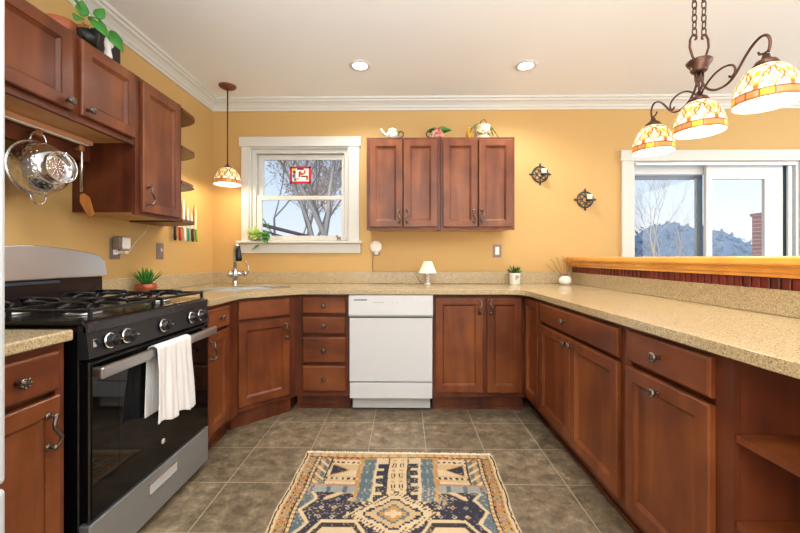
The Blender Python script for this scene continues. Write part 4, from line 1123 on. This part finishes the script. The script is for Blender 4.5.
# ---------------------------------------------------------------- decor on top of the cabinets
zt = UT + .0005
def jug(name, label, loc, rz, m, m2, spout):
    t = thing(name, label, 'teapot' if spout else 'pitcher', loc, rz)
    MB().lathe([(0, 0), (.036, 0), (.052, .018), (.056, .04), (.046, .066), (.034, .078), (.036, .086), (.031, .086), (.028, .078), (0, .074)], 26).build('body', m, t)
    MB().tube([(.046, 0, .062), (.07, 0, .072), (.088, 0, .058), (.085, 0, .035), (.066, 0, .020), (.05, 0, .02)], .006, 8).build('handle', m2, t)
    if spout: MB().tube([(-.045, 0, .035), (-.07, 0, .052), (-.085, 0, .078), (-.098, 0, .092)], [.014, .011, .008, .008], 8).build('spout', m, t)
    return t
def floral(name, cols, sc=62):
    m = bpy.data.materials.new(name); m.use_nodes = True; n = m.node_tree.nodes; l = m.node_tree.links
    t = n.new('ShaderNodeTexCoord'); v = n.new('ShaderNodeTexVoronoi'); v.inputs['Scale'].default_value = sc
    l.new(t.outputs['Object'], v.inputs['Vector']); r = ramp(n, [(i / len(cols), c) for i, c in enumerate(cols)]); r.color_ramp.interpolation = 'CONSTANT'
    s = n.new('ShaderNodeSeparateColor'); l.new(v.outputs['Color'], s.inputs[0]); l.new(s.outputs[0], r.inputs[0]); l.new(r.outputs[0], n['Principled BSDF'].inputs['Base Color'])
    n['Principled BSDF'].inputs['Roughness'].default_value = .3; return m
t = jug('teapot', 'floral white teapot with dark handle, leftmost on the back wall cabinets', (-.10, 3.03, zt), 0, floral('floral_white', ['#c9c5bb', '#6a7080', '#cfc9bc', '#a9b086', '#c9b9a9', '#8f9b72']), mat('handle_dark', '#3b2c22', .3), True)
MB().lathe([(0, .084), (.03, .084), (.02, .092), (.006, .095), (.007, .1), (0, .102)], 20).build('lid', mat('lid_glaze', '#bfbba8', .3), t)
t = jug('pitcher', 'pink floral pitcher with green leaves sprouting over the middle of the cabinets', (.262, 3.03, zt), pi, floral('floral_pink', ['#a8584a', '#bf9a86', '#b06a58', '#8e3f36', '#c4b4a2']), mat('handle_dark', '#3b2c22', .3), False)
leaves(t, [((-.01, -.045, .088), (.85, -.25, -.75), .09, .06), ((.0, -.03, .08), (-1, -.3, .32), .125, .07), ((.02, -.045, .09), (1, -.1, .1), .06, .05), ((.02, 0, .08), (.6, .6, .1), .06, .04)], LEAF)
mb = MB(); mb.tube([(0, 0, .07), (-.02, .01, .10), (-.04, .02, .10)], .002, 6).build('stem', LEAFD, t)
t = thing('planter', 'cream lettered canister planter with trailing leaves, rightmost on the cabinets', 'planter', (.63, 3.04, zt))
MB().lathe([(0, 0), (.056, 0), (.058, .01), (.062, .105), (.066, .112), (.058, .112), (.055, .09), (0, .09)], 28).build('pot', mat('planter_cream', '#cfc09c', .4), t)
MB().lathe([(.0595, .028), (.0622, .028), (.0628, .070), (.0598, .070)], 28, cap=False).build('decor_band', floral('band_floral', ['#c9ba98', '#6c5a48', '#7d8560', '#c2b18e', '#5e463a', '#c9ba98'], 75), t)
mb = MB(); rnd = random.Random(4)
for a, L_, up_ in ((180, .19, .75), (205, .19, .55), (160, .16, 1.1), (10, .19, .7), (-25, .19, .5), (30, .15, 1.1), (100, .1, 1.4), (-60, .12, .9)):
    p = []; 
    for i in range(7):
        s_ = i / 6; p.append(Vector((cos(R(a)) * L_ * s_ * .75, sin(R(a)) * L_ * .5 * s_, .10 + up_ * .09 * s_ - .17 * s_ * s_ + .02)))
    for i in range(6): mb.leaf(p[i], p[i + 1] - p[i], (0, 0, 1), (p[i + 1] - p[i]).length * 1.15, .034 * (1 - i / 9), curl=0, n=2, fold=.1)
mb.build('leaves', mat('leaf_dracaena', '#4f7a2a', .45), t, mods=[('SOLIDIFY', dict(thickness=.0012))])
MB().tube([(-.02, 0, .11), (-.014, 0, .15), (.01, 0, .172), (.03, 0, .155), (.04, 0, .12)], .0035, 8).build('wire_loop', BRONZ, t)
t = thing('amber_bottle', 'amber honey-coloured bottle tucked left of the cream planter', 'bottle', (.522, 3.05, zt))
MB().lathe([(0, 0), (.026, 0), (.028, .05), (.022, .072), (.011, .085), (.012, .098), (0, .098)], 20).build('glass', mat('amber', '#b87818', .2, coat=.5), t)
MB().lathe([(0, .098), (.013, .098), (.013, .108), (0, .109)], 14).build('cap', mat('cap_yellow', '#c9a445', .4), t)
# left cabinets
zl = 1.688 + .366 + .0005
t = thing('pothos_plant', 'trailing pothos with large green leaves on the cabinets over the range', 'potted plant', (-1.40, 1.625, zl))
MB().lathe([(0, 0), (.03, 0), (.038, .03), (.04, .055), (.036, .055), (.034, .035), (0, .035)], 24).build('pot', BLACKP, t)
LS = [((.04, -.02, .11), (.65, .1, -.7), .10, .062), ((.06, .04, .085), (.75, .35, -.9), .10, .062), ((.0, -.03, .12), (.1, -.1, .9), .08, .055), ((.0, .02, .12), (.0, .5, .6), .09, .06), ((.04, -.09, .08), (.3, -.5, -.4), .08, .05), ((.04, .0, .13), (.2, .1, .5), .07, .05), ((.05, .05, .10), (.5, .5, -.2), .07, .05), ((.02, -.06, .13), (.2, -.6, .2), .07, .05)]
mb = MB()
for p_, d_, L_, W_ in LS: mb.leaf((p_[0], p_[1], p_[2] - .012), d_, (.8, -.8, .5), L_ * .85, W_ * .85, curl=.15, n=8, fold=.1, heart=True)
mb.leaf((.03, -.16, .125), (.2, -.1, .9), (1, -.5, 0), .05, .045, curl=.1, n=6, fold=.1, heart=True)
mb.build('leaves', LEAF, t, mods=[('SOLIDIFY', dict(thickness=.0015))])
MB().tube([(0, 0, .06), (.03, 0, .12), (.05, -.02, .10), (.06, .04, .085)], .003, 6).tube([(0, 0, .06), (.02, -.08, .10), (.03, -.16, .125)], .002, 6).build('vine', LEAFP, t)
t = thing('clay_dish', 'shallow brown clay bowl at the near end of the cabinets over the range', 'bowl', (-1.50, 1.600, zl + .0))
MB().lathe([(0, 0), (.026, 0), (.03, .01), (.046, .045), (.060, .085), (.056, .085), (.042, .046), (.02, .014), (0, .012)], 30).build('bowl', TERRA, t)
t = thing('black_box', 'black storage tin with a white spot behind the pothos leaves', 'box', (-1.50, 1.795, zl), R(90))
MB().box(-.065, .085, -.05, .05, 0, .145, .004).build('tin', mat('tin_black', '#1c1a18', .4), t)
MB().lathe([(0, 0), (.012, 0), (.010, .002), (0, .002)], 14, TR((.025, -.05, .11)) @ RX(R(90))).build('white_spot', CERAM, t)
t = thing('serving_board', 'orange-brown round wooden board leaning on the wall behind the black tin', 'board', (XL + .045, 1.99, 1.336 + .7185), 0)
MB().lathe([(0, -.007), (.145, -.007), (.15, 0), (.145, .007), (0, .007)], 40, TR((0, 0, .151)) @ RY(R(84))).build('disc', W_SP, t)
t = thing('ceramic_figurine', 'small white ceramic figurine standing by the pothos leaves', 'figurine', (-1.400, 1.735, zl))
MB().lathe([(0, 0), (.016, 0), (.018, .01), (.012, .04), (.016, .07), (.012, .092), (.007, .10), (.013, .115), (.010, .13), (0, .135)], 16).build('body', CERAM, t)

# ---------------------------------------------------------------- outdoors
GZ = -1.4
grass = mat('lawn', '#5f6a46', .9, bump=.4, bscale=8)
struct(MB().box(-40, 60, YB + .2, 90, GZ - .2, GZ).build('ground', grass))
BARK = mat('grey_bark', '#9c9793', .9, bump=.8, bscale=30)
BARKP = mat('pale_bark', '#a8a6a6', .9, bump=.5, bscale=30)
BARKT = mat('tan_bark', '#bda88c', .9, bump=.5, bscale=30)
def tree(label, loc, h, r, m, seed, spread=.55, depth=6, lean=(0, 0), leafc=None, start=.25, group='bare trees outside', dens=1.0):
    rnd = random.Random(seed); mb = MB(); tips = []
    def grow(p, d, L, r_, k):
        pts = [p]; rs = [r_]; q = p; dd = d
        n = 4
        for i in range(n):
            dd = (dd + Vector((rnd.uniform(-1, 1), rnd.uniform(-1, 1), rnd.uniform(-.5, .9))) * .14).normalized()
            q = q + dd * L / n; pts.append(q); rs.append(r_ * (1 - .42 * (i + 1) / n))
            if k < depth and i >= 1 and (rnd.random() < .55 * dens):
                side = (dd + Vector((rnd.uniform(-1, 1), rnd.uniform(-1, 1), rnd.uniform(-.3, .6))) * (spread * 1.5)).normalized()
                grow(q, side, L * rnd.uniform(.55, .8), rs[-1] * .6, k + 1)
        mb.tube(pts, rs, 6 if k < 3 else 3, cap=False)
        if k < depth:
            for _ in range(2):
                s2 = (dd + Vector((rnd.uniform(-1, 1), rnd.uniform(-1, 1), rnd.uniform(-.3, .6))) * spread).normalized()
                grow(q, s2, L * rnd.uniform(.62, .85), rs[-1] * .8, k + 1)
        else: tips.append(q)
    grow(Vector((0, 0, 0)), Vector((lean[0], lean[1], 1)).normalized(), h * start, r, 0)
    t = thing('tree', label, 'tree', loc, 0, group)
    mb.build('branches', m, t)
    if leafc:
        lf = MB()
        for q in tips:
            for _ in range(2):
                o_ = q + Vector((rnd.uniform(-.2, .2), rnd.uniform(-.2, .2), rnd.uniform(-.2, .2)))
                lf.leaf(o_, (rnd.uniform(-1, 1), rnd.uniform(-1, 1), rnd.uniform(-1, .3)), (0, 0, 1), rnd.uniform(.05, .09), .05, n=2)
        lf.build('leaves', leafc, t)
    return t
RUST = mat('leaf_rust', '#e6c4ba', .7)
tree('bare tree furthest back of those filling the sink window view', (-3.3, 13.0, GZ), 12, .12, BARK, 57, .7, 7, (.1, 0), RUST)
tree('big bare tree with thick grey trunk seen through the sink window', (-1.60, 8.0, GZ), 12, .13, BARK, 21, .6, 7, (.04, 0), RUST)
tree('bare tree with long slanting limb seen through the sink window', (-3.6, 9.2, GZ), 10, .10, BARK, 34, .65, 7, (.35, 0), RUST)
tree('bare pale tree at the left edge of the sink window view', (-4.6, 11.5, GZ), 12, .14, BARK, 8, .55, 6, (-.05, 0), RUST)
tree('thin bare tree with spreading twigs behind the left patio door glass', (9.4, 14, GZ), 7.4, .085, BARKT, 12, .5, 6, (.0, 0))
tree('small tan bare tree low behind the left patio door glass', (8.3, 13, GZ), 4.0, .05, BARKT, 5, .75, 6, (.2, 0))
for i, (x, y, h) in enumerate(((22.6, 26, 5.4), (26, 28, 5.8), (27.2, 27, 5.4), (31, 30, 6.2))):
    tree(['pale bare treetop left in the right patio door glass', 'pale bare treetop centred in the right patio door glass', 'pale bare treetop beside the red brick pillar', 'pale bare treetop furthest right beyond the patio door'][i], (x, y, GZ), h, .10, BARKP, 40 + i, .7, 6)
# evergreen shrubs behind the patio door
shr = mat('blue_green_shrub', '#54708a', .9, bump=1, bscale=12)
def shrub(label, loc, r, seed, m):
    rnd = random.Random(seed); t = thing('shrub', label, 'shrub', loc, 0, 'evergreen shrubs beyond the patio'); mb = MB()
    for i in range(2600):
        a = rnd.uniform(0, 2 * pi); b_ = rnd.uniform(0, pi / 2); rr = r * rnd.uniform(.75, 1.05)
        p = Vector((rr * cos(a) * cos(b_), rr * sin(a) * cos(b_), rr * sin(b_) * 1.15))
        mb.leaf(p, (rnd.uniform(-1, 1), rnd.uniform(-1, 1), rnd.uniform(-.4, 1)), (rnd.uniform(-1, 1), -1, .5), r * .09, r * .05, n=2, curl=.3)
    mb.sphere((0, 0, r * .35), r * .8, 16, (1, 1, 1.1)); mb.build('foliage', m, t); MB().tube([(0, 0, -.0), (0, 0, r * .4)], r * .08, 8).build('trunk', BARK, t)
for i, (x, y, r) in enumerate(((11.2, 16.0, 2.5), (15.2, 19.5, 3.3), (17.5, 25, 3.9))):
    shrub(['dark blue-green evergreen lowest left beyond the patio door', 'dark blue-green evergreen right in the left door glass', 'dark blue-green evergreen behind the bare twigs'][i], (x, y, GZ), r, i + 2, shr)
# brick pillar outside
bk = thing('brick_pillar', 'slim red brick pillar outside the right patio door panel', 'pillar', (5.70, 6.0, GZ))
def brickm():
    m = bpy.data.materials.new('red_brick'); m.use_nodes = True; n = m.node_tree.nodes; l = m.node_tree.links
    t = n.new('ShaderNodeTexCoord'); mp = n.new('ShaderNodeMapping'); mp.inputs['Rotation'].default_value = (R(90), 0, 0); b_ = n.new('ShaderNodeTexBrick')
    b_.inputs['Scale'].default_value = 4; b_.inputs['Color1'].default_value = C('#9c3f36'); b_.inputs['Color2'].default_value = C('#7e2f2a'); b_.inputs['Mortar'].default_value = C('#b9a49a')
    l.new(t.outputs['Object'], mp.inputs[0]); l.new(mp.outputs[0], b_.inputs['Vector']); l.new(b_.outputs['Color'], n['Principled BSDF'].inputs['Base Color']); n['Principled BSDF'].inputs['Roughness'].default_value = .9; return m
MB().box(-.085, .085, -.1, .1, 0, 3.18, .004).box(-.10, .10, -.13, .13, 3.18, 3.23, .01).build('shaft', brickm(), bk)
# sloping deck railing outside the sink window
rlg = thing('outdoor_railing', 'dark sloping railing low outside the sink window', 'railing', (-1.83, 4.6, .04))
mb = MB(); mb.tube([(0, 0, 1.50), (.9, .0, 1.27)], .022, 6); mb.tube([(0, 0, 1.43), (.9, 0, 1.17)], .012, 6)
for i in range(14): 
    x_ = .05 + i * .065; mb.tube([(x_, 0, 1.42 - x_ * .28), (x_, 0, .55)], .009, 5)
for x_ in (0, .9): mb.box(x_ - .03, x_ + .03, -.03, .03, GZ, 1.52 - x_ * .26)
mb.build('rails', mat('railing_dark', '#4d4048', .6), rlg)
